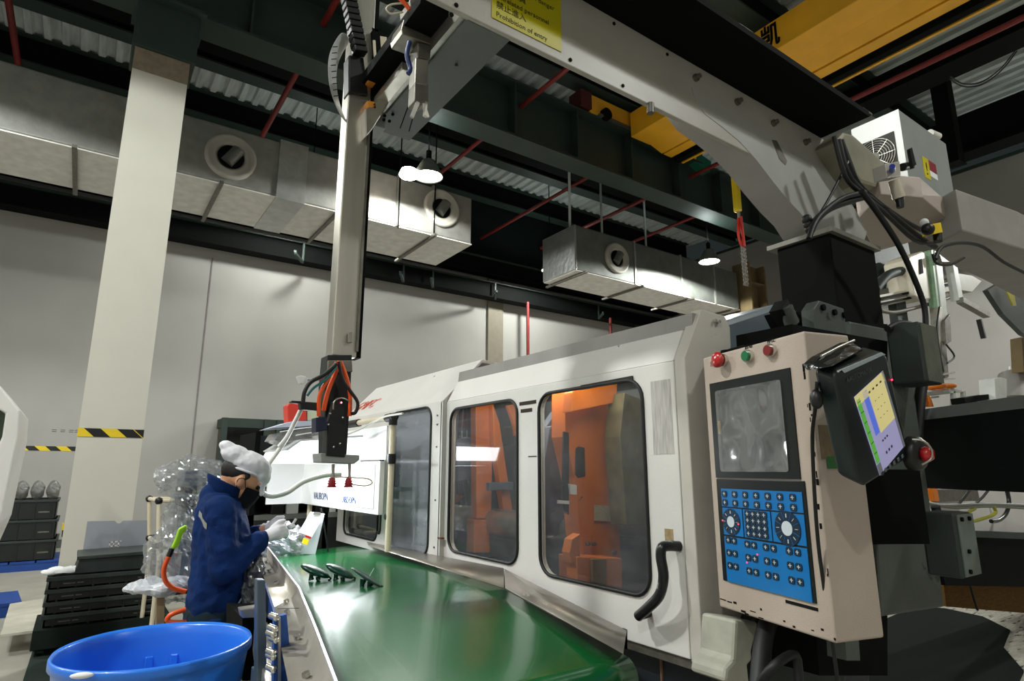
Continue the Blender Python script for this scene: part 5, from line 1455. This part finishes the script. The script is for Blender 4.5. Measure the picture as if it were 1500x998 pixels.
fm = MB().prism([at(58, 922, Z=0), at(30, 1009, Z=0), at(10, 1070, Z=0), Vector((.62, 1.2, 0)), Vector((.62, 6.0, 0))], (0, 0, .006)).build('dark_floor_slab', mat('dark_slab_tone', '#2e3833', .85, var=.12, scale=40, bump=.1))  # thin dark slab covering part of the floor
tag(fm, 'dark green-grey slab on the floor in front of the black crates', 'floor patch')
# crate stack with grey board
def crate(x, y, z, rz, lab, L=1.05, Wd=.6, Hh=.17):
    t = thing('black_crate', lab, 'crate', (x, y, z), rz, 'stacked black crates by the column', local=True)
    t_ = .012
    mb = MB().box(-L / 2, L / 2, -Wd / 2, Wd / 2, 0, t_).box(-L / 2, L / 2, -Wd / 2, -Wd / 2 + t_, 0, Hh).box(-L / 2, L / 2, Wd / 2 - t_, Wd / 2, 0, Hh).box(-L / 2, -L / 2 + t_, -Wd / 2, Wd / 2, 0, Hh).box(L / 2 - t_, L / 2, -Wd / 2, Wd / 2, 0, Hh)
    mb.build('crate_body', CRATE, t)
    MB().box(-L / 2 - .02, L / 2 + .02, -Wd / 2 - .02, -Wd / 2, Hh - .035, Hh).box(-L / 2 - .02, L / 2 + .02, Wd / 2, Wd / 2 + .02, Hh - .035, Hh).box(-L / 2 - .02, -L / 2, -Wd / 2, Wd / 2, Hh - .035, Hh).box(L / 2, L / 2 + .02, -Wd / 2, Wd / 2, Hh - .035, Hh).build('rim', CRATEG, t, bevel=.004)
    r_ = MB().box(-L / 2 + .06, -L / 2 + .075, -Wd / 2 - .012, -Wd / 2, .0, Hh - .035).build('rib', CRATE, t)
    copies(r_, [(k * (L - .13) / 6, 0, 0) for k in range(1, 7)])
    for gx in (L / 2 - .22, -L / 2 + .1): MB().box(gx, gx + .14, -Wd / 2 - .006, -Wd / 2, Hh * .35, Hh * .42).build('grip_slot', STEELD, t)
    return t
FY, BASE, HH = 6.6, .215, .10
a_ = Vector((-.13, FY, 0)); CL_ = .93; rz_ = 0
ctr = Vector((.335, FY + .32, 0))
dly = thing('crate_dolly', 'dark flat dolly under the stack of black crates in front of the cream column', 'dolly', (ctr.x, ctr.y, 0))
MB().box(ctr.x - .49, ctr.x + .5, FY - .03, FY + .66, .06, BASE).build('dolly_deck', mat('dolly_dark', '#1b2320', .7), dly, bevel=.006)
for sx_ in (-.42, .42):
    for sy_ in (.05, .55): MB().cyl((ctr.x + sx_ - .02, FY + sy_, .03), (ctr.x + sx_ + .02, FY + sy_, .03), .03).build('castor', BLACK, dly)
labs = ['bottom black crate of the stack in front of the cream column', 'second black crate from the bottom in front of the cream column', 'third black crate from the bottom in front of the cream column', 'topmost full-width black crate in front of the cream column']
for i in range(4): crate(ctr.x, ctr.y, BASE + HH * i, rz_, labs[i], .86, .58, HH)
topz = BASE + HH * 4
tc = thing('dark_tote', 'dark grey lidded tote on top of the black crates, below the grey board', 'tote', (ctr.x + .07, ctr.y, topz), rz_, local=True)
MB().prism([(-.34, -.26, 0), (.34, -.26, 0), (.31, -.26, .13), (-.31, -.26, .13)], (0, .5, 0)).build('tote_body', mat('tote_grey', '#222a2a', .45, var=.15), tc, bevel=.01)
MB().prism([(-.33, -.28, .12), (.32, -.28, .13), (.32, -.28, .16), (-.33, -.28, .15)], (0, .54, 0)).build('tote_lid', CRATEG, tc, bevel=.006)
gY = FY + .62
gb = thing('grey_board', 'grey cardboard sheet with a notch and white printed marks standing on the crates', 'cardboard', tuple(at(160, 815, Y=gY)))
MB().prism([at(x, y, Y=gY) for x, y in ((120, 816), (128, 764), (168, 763), (172, 767), (176, 767), (180, 763), (218, 762), (213, 812))], (0, .012, 0)).build('board', GREYB, gb)
for pts in (((160, 794), (178, 792), (178, 794), (160, 796)), ((160, 800), (176, 798), (176, 800), (160, 802)), ((159, 806), (175, 804), (175, 806), (159, 808)), ((160, 794), (162, 794), (161, 808), (159, 808)), ((166, 793), (168, 793), (167, 807), (165, 807)), ((173, 792), (175, 792), (174, 806), (172, 806))):
    MB().prism([at(x, y, Y=gY - .003) for x, y in pts], (0, .002, 0)).build('printed_mark', PAPER, gb)
def foilbag(name, lab, c, r, m=FILM, cat='bag', amp=.05):
    o = MB().ball(c, r, 44, 28).build(name, m)
    crumple(o, amp, .12); return tag(o, lab, cat)
g = []
foilbag('white_liner', 'white crumpled liner sheet sticking out left of the dark tote', (at(92, 836, Y=FY + .2)), (.15, .16, .02), PAPER, 'liner', .05)
foilbag('white_liner', 'white paper liner sticking out right of the dark tote', (at(232, 822, Y=FY + .3)), (.15, .14, .02), PAPER, 'liner', .05)
# pallets with flat carton by the left edge
def pallet(x, y, rz, lab, L=1.1, Wd=1.0):
    t = thing('plastic_pallet', lab, 'pallet', (x, y, 0), rz, local=True)
    for k in range(5): MB().box(-L / 2 + k * L / 5 + .01, -L / 2 + (k + 1) * L / 5 - .01, -Wd / 2, Wd / 2, .11, .14).build('deck_board', BLUEP, t)
    for k in (-1, 0, 1): MB().box(-L / 2, L / 2, k * (Wd / 2 - .06) - .05, k * (Wd / 2 - .06) + .05, 0, .11).build('runner', BLUEP, t)
    return t
q = at(20, 893, Z=0); pallet(q.x - .55, q.y - .1, R(6), 'blue plastic pallet under the pale carton sheets at the left edge', 1.2, .8)
q_ = at(30, 905, Z=.15)
cs = MB().prism([at(0, 934, Z=.145), at(14, 888, Z=.145), at(62, 880, Z=.145), at(62, 926, Z=.145)], (0, 0, .02))
tag(cs.build('carton_sheet', mat('pale_carton', '#bdb9ac', .7)), 'flat pale carton sheet lying on the blue pallet at the left edge', 'cardboard')
q = at(28, 838, Z=0)
pallet(q.x - .3, q.y + .55, 0, 'blue plastic pallet under the dark crates far left against the wall', 1.6, 1.1)
for i, (hh, lb_) in enumerate(((.0, 'bottom dark crate of the far left pile on the pallet'), (.3, 'middle dark crate of the far left pile on the pallet'), (.6, 'top dark crate of the far left pile, under the clear bags'))):
    crate(q.x - .28 - .03 * i, q.y + .55, .14 + hh, 0, lb_, 1.35, 1.0, .3)['group'] = 'dark crates far left'
for i in range(6):
    c_ = Vector((q.x - .75 + i * .2, q.y + .4, 1.17)); foilbag('clear_bag', ['leftmost', 'second from left', 'third from left', 'third from right', 'second from right', 'rightmost'][i] + ' clear bag standing in the top far-left crate', c_, (.09, .1, .15), mat('cloudy_bag', '#8d8d8a', .3, trans=.4), 'bag', .04)['group'] = 'clear bags far left'
# hazard bollard strip left of the column
hz = thing('hazard_guard', 'yellow and black striped corner guard standing just left of the column', 'post', tuple(at(90, 828, Y=9.0)))
for k in range(5):
    ya, yb_ = 767 + k * 10, 777 + k * 10
    MB().prism([at(x, y, Y=9.0) for x, y in ((91, ya), (97, ya), (96, yb_), (90, yb_))], (0, .06, 0)).build('stripe', YELB if k % 2 == 0 else BLACK, hz)
MB().box(at(90, 828, Y=9.0).x, at(96, 828, Y=9.0).x, 9.0, 9.06, 0, at(90, 817, Y=9.0).z).build('post_foot', BLACKM, hz)
# white machine edge at far left
wm = thing('white_machine_corner', 'white rounded corner of another machine cut by the left edge', 'machine', tuple(at(5, 740, Y=5.0)))
MB().prism([at(x, y, Y=5.0) for x, y in ((-60, 500), (0, 566), (29, 602), (27, 640), (0, 765), (-60, 900), (-90, 900), (-50, 760), (3, 640), (8, 606), (-8, 596), (-80, 590))], (0, .8, 0)).build('white_frame', WHITE, wm, bevel=.01)
MB().prism([at(x, y, Y=5.05) for x, y in ((-60, 590), (-8, 596), (8, 606), (3, 640), (-50, 760))], (0, .02, 0)).build('glass_panel', PANEDK, wm)
MB().box(-4.2, -3.4, 5.0, 5.8, 0, .8).build('machine_foot', GREYP, wm)
# pipe trolley
tr = thing('pipe_trolley', 'cream pipe trolley frame with black joints standing behind the worker', 'trolley', tuple(at(240, 812, Y=6.2)))
def TP(x, y, Y=6.2): return at(x, y, Y=Y)
for a, b in (((219, 812, 6.6), (219, 731, 6.6)), ((232, 812, 6.0), (233, 731, 6.0)), ((219, 731, 6.6), (262, 731, 6.6)), ((233, 734, 6.0), (264, 734, 6.0)), ((219, 731, 6.6), (233, 734, 6.0)), ((219, 788, 6.6), (233, 799, 6.0)), ((233, 799, 6.0), (264, 798, 6.0)), ((233, 812, 6.0), (233, 822, 6.0))):
    MB().cyl(TP(*a), TP(*b), .018, n=10).build('pipe', PIPEC, tr)
for x, y, Y_ in ((233, 734, 6.0), (219, 731, 6.6), (233, 799, 6.0), (219, 788, 6.6)): MB().ball(TP(x, y, Y_), .032, 10, 8).build('black_joint', BLACK, tr)
MB().prism([TP(233, 800), TP(262, 800), TP(262, 806), TP(233, 806)], (0, .3, 0)).build('shelf', mat('shelf_grey', '#6d7069', .5), tr)
for a in ((219, 812, 6.6), (233, 822, 6.0)):
    p = TP(*a); MB().cyl(p, Vector((p.x, p.y, 0)), .018, n=10).build('pipe', PIPEC, tr)
# wrapped machine parts behind the worker
wp = thing('wrapped_equipment', 'grey equipment wrapped in clear plastic standing behind the worker', 'wrapped box', tuple(at(275, 850, Y=3.6)))
WYp = 3.55
def WP(name, pts, m, th=.2, Y=WYp, bevel=.01): return MB().prism([at(x, y, Y=Y) for x, y in pts], (0, th, 0)).build(name, m, wp, bevel=bevel)
WP('upper_box', [(268, 690), (300, 688), (306, 712), (266, 714)], WASHB)
WP('black_column', [(265, 712), (290, 712), (288, 745), (262, 742)], BLACK)
WP('lower_box', [(252, 792), (285, 790), (290, 850), (254, 852)], WASHB)
WP('rear_stem', [(262, 742), (288, 742), (285, 792), (258, 792)], mat('wrapped_grey', '#4f565c', .5))
o = MB().ball((at(283, 700, Y=WYp - .05)), (.16, .16, .10), 56, 36).build('plastic_wrap', FILM, wp); crumple(o, .08, .07)
o = MB().ball((at(264, 820, Y=WYp - .05)), (.15, .16, .2), 56, 36).build('plastic_wrap', FILM, wp); crumple(o, .08, .07)
o = MB().ball((at(268, 765, Y=WYp - .05)), (.09, .12, .14), 44, 30).build('plastic_wrap', FILM, wp); crumple(o, .06, .06)
o = MB().ball((at(240, 858, Y=WYp - .1)), (.16, .12, .03), 44, 28).build('white_wrap', mat('cloudy_wrap', '#c9ccd2', .4), wp); crumple(o, .06, .08)
MB().box(*[v for v in (at(228, 870, Y=3.4).x, at(275, 870, Y=3.4).x, 3.4, 3.8, at(240, 874, Y=3.4).z, at(240, 868, Y=3.4).z)]).build('table_edge', BLACKM, wp)
MB().prism([at(x, y, Y=3.42) for x, y in ((230, 875), (241, 875), (240, 1000), (226, 1000))], (0, .05, 0)).build('wooden_leg', mat('pale_wood', '#a58d6d', .6, stretch=(6, 6, 1)), wp)
ag = thing('air_gun', 'lime green air gun hanging on an orange coiled hose beside the worker', 'air gun', tuple(at(258, 790, Y=3.3)))
MB().prism([at(x, y, Y=3.3) for x, y in ((262, 775), (273, 769), (275, 774), (268, 783), (262, 800), (255, 806), (251, 803), (257, 790))], (0, .03, 0)).build('gun_body', LIMEG, ag, bevel=.006)
MB().cyl(at(252, 804, Y=3.31), at(247, 816, Y=3.31), .012).build('connector', BLACK, ag)
tag(MB().tube([at(x, y, Y=3.3) for x, y in ((247, 816), (240, 835), (243, 852), (255, 862), (272, 867))], .011, 10, 5).build('orange_air_hose', ORGH), 'orange air hose curling from the green gun behind the jacket', 'hose')
tag(MB().tube([at(x, y, Y=3.0) for x, y in ((272, 893), (252, 900), (245, 908), (252, 912), (280, 912))], .010, 10, 5).build('orange_air_hose', ORGH), 'lower loop of orange hose just above the blue tub', 'hose')
# wrapped boxes right of the worker at the belt's far end
wq = thing('wrapped_boxes', 'grey-blue boxes in crumpled clear film beside the far end of the belt', 'wrapped box', tuple(at(405, 812, Y=3.95)))
MB().prism([at(x, y, Y=3.95) for x, y in ((388, 782), (423, 779), (426, 812), (386, 815))], (0, .25, 0)).build('upper_box', WASHB, wq, bevel=.01)
MB().prism([at(x, y, Y=3.9) for x, y in ((384, 795), (412, 793), (412, 815), (384, 817))], (0, .1, 0)).build('front_box', mat('wrapped_blue_grey', '#5a626e', .5), wq, bevel=.01)
o = MB().ball((at(405, 797, Y=4.0)), (.17, .2, .13), 56, 36).build('plastic_wrap', FILM, wq); crumple(o, .07, .06)
# plastic-wrapped block below the worker's hands
sm_ = thing('foil_bundle', 'crumpled shiny plastic bundle between the worker and the conveyor guard', 'bag', tuple(at(368, 880, Y=2.95)))
o = MB().ball(at(369, 855, Y=2.95), (.05, .05, .13), 44, 30).build('plastic_wrap', mat('shiny_wrap', '#73777a', .2, .6, bump=.5, bscale=25), sm_); crumple(o, .05, .04)

# ================================================================ RIGHT SIDE BACKGROUND
A_, B_ = at(1340, 600, Z=1.74), at(1500, 577, Z=1.74)
dr = (B_ - A_).normalized(); B2 = A_ + dr * 1.6; nb = Vector((-dr.y, dr.x, 0)); 
if nb.dot(FW) < 0: nb = -nb
zc1 = atp(1340, 617, A_, nb).z; zb1 = atp(1370, 716, A_, nb).z
gc = thing('side_guard_cover', 'long dark steel cover with a pale grey top edge, right of the pendant', 'machine cover', tuple(A_ + Vector((0, 0, zb1 - A_.z))))
A0 = A_ - dr * .02
MB().prism([A0 + Vector((0, 0, zc1 - A_.z)), B2 + Vector((0, 0, zc1 - A_.z)), B2 + Vector((0, 0, zb1 - A_.z)), A0 + Vector((0, 0, zb1 - A_.z))], nb * .03).build('front_plate', mat('cover_dark', '#101918', .45, .2, var=.25, scale=12), gc)
c1 = [A0 + Vector((0, 0, zc1 - A_.z)), B2 + Vector((0, 0, zc1 - A_.z)), B2 + nb * .03, A0 + nb * .03]
MB().prism(c1, nb * .02).build('bevelled_edge', mat('cover_edge_grey', '#858785', .4, .3, var=.1), gc)
MB().prism([A0 + nb * .03, B2 + nb * .03, B2 + nb * .35 , A0 + nb * .35], (0, 0, -.01)).build('top_plate', MATS['cover_edge_grey'], gc)
# take-out table with orange parts, cylinders behind the cover
def rp(par, name, pts, m, Y, th=.1, bevel=.004): return MB().prism([at(x, y, Y=Y) for x, y in pts], (0, th, 0)).build(name, m, par, bevel=bevel)
tb = thing('parts_table', 'small pale steel table carrying orange moulded rings, far right', 'table', tuple(at(1375, 600, Y=2.2)))
rp(tb, 'table_top', [(1345, 575), (1398, 569), (1416, 574), (1350, 582)], mat('table_pale', '#b7b9b3', .4), 2.2, .3)
rp(tb, 'lower_shelf', [(1345, 582), (1376, 580), (1376, 583), (1345, 586)], MATS['table_pale'], 2.2, .3)
for x in (1397, 1412): rp(tb, 'table_leg', [(x, 572), (x + 3, 572), (x + 3, 600), (x, 600)], MATS['table_pale'], 2.2, .03)
for i, (x, y) in enumerate(((1371, 568), (1385, 567))):
    tag(MB().lathe([(.045, 0), (.085, .01), (.09, .035), (.05, .045), (.045, 0)], at(x, y + 3, Y=2.25), 24).build('orange_ring', mat('orange_moulding', '#dd7412', .4)), ['left orange moulded ring on the small table', 'right orange moulded ring on the small table'][i], 'moulded part')
tag(MB().lathe([(.0001, .1), (.02, .09), (.035, 0), (.0001, 0)], at(1361, 596, Y=2.2), 18).build('orange_cone', MATS['orange_moulding']), 'small orange cone standing below the parts table', 'cone')
mc = thing('far_machine_cylinders', 'pale grey cylinder housings standing on the far machine at the right edge', 'machine', tuple(at(1480, 590, Y=1.9)))
rp(mc, 'square_housing', [(1457, 555), (1466, 553), (1475, 556), (1475, 586), (1459, 588)], mat('pale_housing', '#c5c6c2', .4), 1.9, .12)
MB().cyl(at(1492, 588, Y=2.1), at(1490, 551, Y=2.1), .16, n=32).build('round_housing', mat('housing_grey', '#8c8984', .4), mc)
MB().cyl(at(1500, 551, Y=2.1), at(1500, 543, Y=2.1), .14, n=32).build('housing_cap', mat('housing_grey2', '#77746f', .4), mc)
rp(mc, 'bar', [(1412, 583), (1460, 576), (1460, 583), (1414, 592)], BLACKM, 1.95, .1)
rp(mc, 'right_column', [(1497, 495), (1520, 490), (1520, 545), (1500, 545)], MATS['dusty_brown_paint'], 1.95, .1)
# lower right: neighbouring machine, beam, floor litter
nm = thing('neighbour_machine', 'white lower body of the neighbouring machine with a curved black handle', 'machine', tuple(at(1440, 870, Y=2.0)))
rp(nm, 'white_door', [(1366, 716), (1600, 712), (1600, 790), (1372, 778)], WHITE, 2.05, .08)
rp(nm, 'dark_gap', [(1366, 778), (1600, 784), (1600, 862), (1385, 858)], BLACKM, 1.95, .08)
rp(nm, 'dark_sill', [(1385, 776), (1600, 784), (1600, 794), (1387, 786)], GREEND, 1.9, .04)
MB().tube([at(x, y, Y=1.9) for x, y in ((1452, 764), (1464, 762), (1474, 752), (1478, 735), (1474, 715))], .016, 10).build('curved_handle', mat('black_handle', '#14181a', .3), nm)
rp(nm, 'steel_cylinder', [(1370, 718), (1432, 716), (1436, 734), (1372, 736)], STEELD, 1.9, .1)
rp(nm, 'orange_strip', [(1365, 714), (1373, 714), (1377, 735), (1370, 735)], ORG, 1.6, .03)
for k_, (pts, m_, r_) in enumerate(((((1290, 704), (1320, 715), (1350, 734), (1380, 741), (1440, 739), (1505, 741)), mat('grey_cable', '#6b6d66', .5), .009),
                      (((1310, 700), (1335, 728), (1365, 738), (1400, 744), (1450, 742), (1505, 745)), MATS['grey_cable'], .007),
                      (((1318, 705), (1340, 728), (1372, 740), (1376, 739)), mat('yellow_green_cable', '#98951c', .5), .007),
                      (((1455, 742), (1458, 752), (1440, 760), (1420, 764), (1418, 752), (1428, 745)), MATS['yellow_green_cable'], .008),
                      (((1400, 742), (1412, 730), (1424, 712)), RUBBER, .006), (((1424, 742), (1440, 728), (1452, 712)), RUBBER, .006))):
    tag(MB().tube([at(x, y, Y=1.2) for x, y in pts], r_, 8).build('loose_cable', m_), ['thick grey cable sagging below the dark guard cover', 'thin grey cable sagging below the dark guard cover', 'yellow-green earth wire left part below the pendant', 'yellow-green earth wire loop hanging in front of the white machine', 'short black wire left under the guard cover', 'short black wire right under the guard cover'][k_], 'cable')
tag(MB().tube([at(x, y, Y=1.0) for x, y in ((1370, 742), (1376, 765), (1383, 790))], .016, 10).build('black_hose', RUBBER), 'black hose rising from the lower junction box', 'hose')
tag(MB().tube([at(x, y, Y=1.0) for x, y in ((1352, 556), (1347, 590), (1343, 640))], .02, 10).build('black_hose', RUBBER), 'thick black hose dropping from the upper junction box', 'hose')
tag(MB().tube([at(x, y, Y=2.12) for x, y in ((1418, 845), (1424, 868), (1432, 894))], .009, 10).build('black_cable', RUBBER), 'black cable dropping in front of the brown beam to the floor', 'cable')
wbm = MB().prism([at(x, y, Y=2.2) for x, y in ((1382, 852), (1640, 868), (1640, 910), (1386, 889))], (0, .3, 0)).build('wooden_beam', BROWN)
tag(wbm, 'brown wooden beam lying under the neighbouring machine at lower right', 'beam')
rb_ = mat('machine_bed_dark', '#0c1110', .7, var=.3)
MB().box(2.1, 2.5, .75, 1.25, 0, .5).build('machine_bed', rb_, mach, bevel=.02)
o = MB().prism([at(x, y, Z=.02) for x, y in ((1180, 960), (1340, 890), (1385, 893), (1440, 905), (1480, 925), (1470, 950), (1500, 985), (1480, 1030), (1200, 1060))], (0, 0, .012)).build('floor_shade_slab', mat('floor_shade_dark', '#0b1411', .9, var=.2, scale=30))  # near-black slab put in as the irregular shade on the floor
tag(o, 'dark slab painting the shade on the floor at lower right', 'floor patch')
o = MB().prism([at(x, y, Z=.005) for x, y in ((1378, 886), (1700, 915), (1700, 1100), (1380, 1060))], (0, 0, .006)).build('floor_sheet', mat('pale_floor_sheet', '#b5b2a6', .7, var=.2, scale=8, stretch=(1, 5, 1), wear='#4c4f48', wscale=6, wamt=.6)); tag(o, 'scuffed pale sheet on the floor below the brown beam', 'sheet')

for i_, zz in enumerate((0, .12)):
    tag(MB().tube([at(x, y + i_ * 4, Y=3.0) for x, y in ((1392, 112), (1412, 123), (1440, 119), (1468, 98), (1490, 70), (1505, 48), (1520, 20))], .012, 6, 5).build('hanging_wire', RUBBER), ['upper thin wire sagging under the roof, upper right corner', 'lower thin wire sagging under the roof, upper right corner'][i_], 'wire')
# second take-out robot in the background
r2 = thing('background_robot', 'smaller cream take-out robot hanging over the neighbouring machine', 'robot', tuple(at(1380, 560, Y=3.2)))
CR = mat('far_robot_cream', '#cfc7b4', .45, var=.05)
rp(r2, 'carriage_cover', [(1329, 381), (1333, 375), (1351, 368), (1356, 371), (1364, 438), (1350, 441), (1340, 433)], CR, 3.2, .3, .02)
rp(r2, 'carriage_vent', [(1347, 380), (1351, 379), (1353, 400), (1348, 402)], BLACKM, 3.19, .01)
MB().prism([at(1312, 440, Y=3.35), at(1326, 438, Y=3.35), Vector((at(1326, 438, Y=3.35).x, 3.35, 0)), Vector((at(1312, 440, Y=3.35).x, 3.35, 0))], (0, .1, 0)).build('robot_post', GREEND, r2)
rp(r2, 'cross_rail', [(1279, 434), (1420, 408), (1421, 420), (1280, 452)], CR, 3.3, .2)
for a in (438, 446): MB().bar(at(1288, a, Y=3.28), at(1345, a - 12, Y=3.28), .04, .03).build('rail_groove', BLACKM, r2)
for a in (408, 416): MB().bar(at(1372, a + 4, Y=3.28), at(1402, a - 2, Y=3.28), .04, .03).build('rail_groove', BLACKM, r2)
rp(r2, 'rail_end_cap', [(1278, 433), (1287, 431), (1288, 455), (1279, 457)], mat('cap_yellowish', '#bdb893', .5), 3.25, .2)
rp(r2, 'drive_end', [(1400, 400), (1424, 404), (1438, 412), (1424, 428), (1402, 424)], mat('drive_end_grey', '#8d8878', .5), 3.25, .2)
rp(r2, 'main_arm', [(1369, 366), (1378, 366), (1391, 490), (1384, 492)], mat('arm_pale', '#c9ccc6', .4), 3.15, .12)
rp(r2, 'arm_side', [(1364, 366), (1369, 366), (1384, 492), (1378, 490)], mat('arm_greenish', '#7d9a7c', .5, var=.3, scale=8), 3.16, .1)
rp(r2, 'lower_arm', [(1374, 450), (1384, 450), (1386, 540), (1379, 540)], STEEL, 3.15, .1)
rp(r2, 'arm_gear', [(1384, 470), (1392, 460), (1394, 500), (1386, 505)], STEELD, 3.12, .1)
rp(r2, 'tool_head', [(1380, 500), (1386, 500), (1390, 552), (1385, 556), (1379, 530)], STEELD, 3.14, .08)
MB().bar(at(1374, 550, Y=3.14), at(1398, 546, Y=3.14), .03, .02).build('tool_bar', STEEL, r2)
MB().bar(at(1374, 556, Y=3.14), at(1398, 555, Y=3.14), .03, .02).build('tool_bar', STEEL, r2)
rp(r2, 'second_arm', [(1396, 388), (1402, 388), (1411, 436), (1405, 440)], mat('arm_pale', '#c9ccc6', .4), 3.1, .1)
rp(r2, 'bracket_head', [(1376, 372), (1404, 366), (1410, 380), (1392, 384), (1380, 384)], STEELD, 3.1, .1)
MB().bar(at(1406, 440, Y=3.1), at(1445, 462, Y=3.1), .09, .08).build('forearm', STEELD, r2)
MB().bar(at(1434, 468, Y=3.1), at(1441, 496, Y=3.1), .06, .05).build('black_tool', BLACK, r2)
MB().tube([at(x, y, Y=3.1) for x, y in ((1376, 450), (1372, 480), (1377, 520), (1382, 545))], .012, 6).build('arm_cable', RUBBER, r2)
MB().tube([at(x, y, Y=3.1) for x, y in ((1386, 505), (1398, 522), (1388, 532))], .012, 6).build('arm_cable', RUBBER, r2)
MB().tube([at(x, y, Y=3.3) for x, y in ((1282, 424), (1300, 404), (1325, 396), (1340, 394))], .06, 10).build('dark_bellows', GREEND, r2)
MB().tube([at(x, y, Y=3.3) for x, y in ((1290, 455), (1310, 458), (1345, 450), (1380, 440), (1405, 430))], .025, 8).build('drag_chain', mat('taupe_chain', '#6e6459', .6), r2)
gd = MB().prism([at(x, y, Y=3.6) for x, y in ((1278, 368), (1330, 355), (1340, 410), (1280, 428))], (0, .3, 0)).build('dark_roof_block', GREEND)
tag(gd, 'dark green block behind the black pedestal, above the background robot', 'machine part')
tag(MB().prism([at(x, y, Y=1.7) for x, y in ((1447, 425), (1500, 395), (1560, 420), (1560, 520), (1500, 490), (1470, 460))], (0, .04, 0)).build('dark_shroud', mat('shroud_grey', '#3c4240', .5, var=.1)), 'dark curved shroud below the beam tail at right edge', 'machine cover')
ts = MB().prism([at(x, y, Y=1.6) for x, y in ((1472, 403), (1481, 405), (1489, 448), (1484, 448), (1474, 425))], (0, .01, 0)).build('hanging_tag', mat('hanging_tag_yellow', '#a39a2a', .5))
MB().ball(at(1477, 405, Y=1.59), (.02, .015, .02), 12, 8).build('orange_clip', ORGH, ts)
tag(ts, 'yellow hanging tag with orange clip near the right edge', 'tag')
tag(MB().tube([(15.6, 4.2, 6.9), (15.9, 4.1, 7.15), (16.1, 4.05, 7.1), (16.15, 4.0, 6.8), (16.2, 4.0, 5.0)], .09, 10).build('wall_conduit', GREYP), 'grey bent conduit running down in front of the right wall', 'conduit')
for o in bpy.data.objects:
    if o.name.startswith('wall_conduit'):
        pass
bpy.context.view_layer.update()
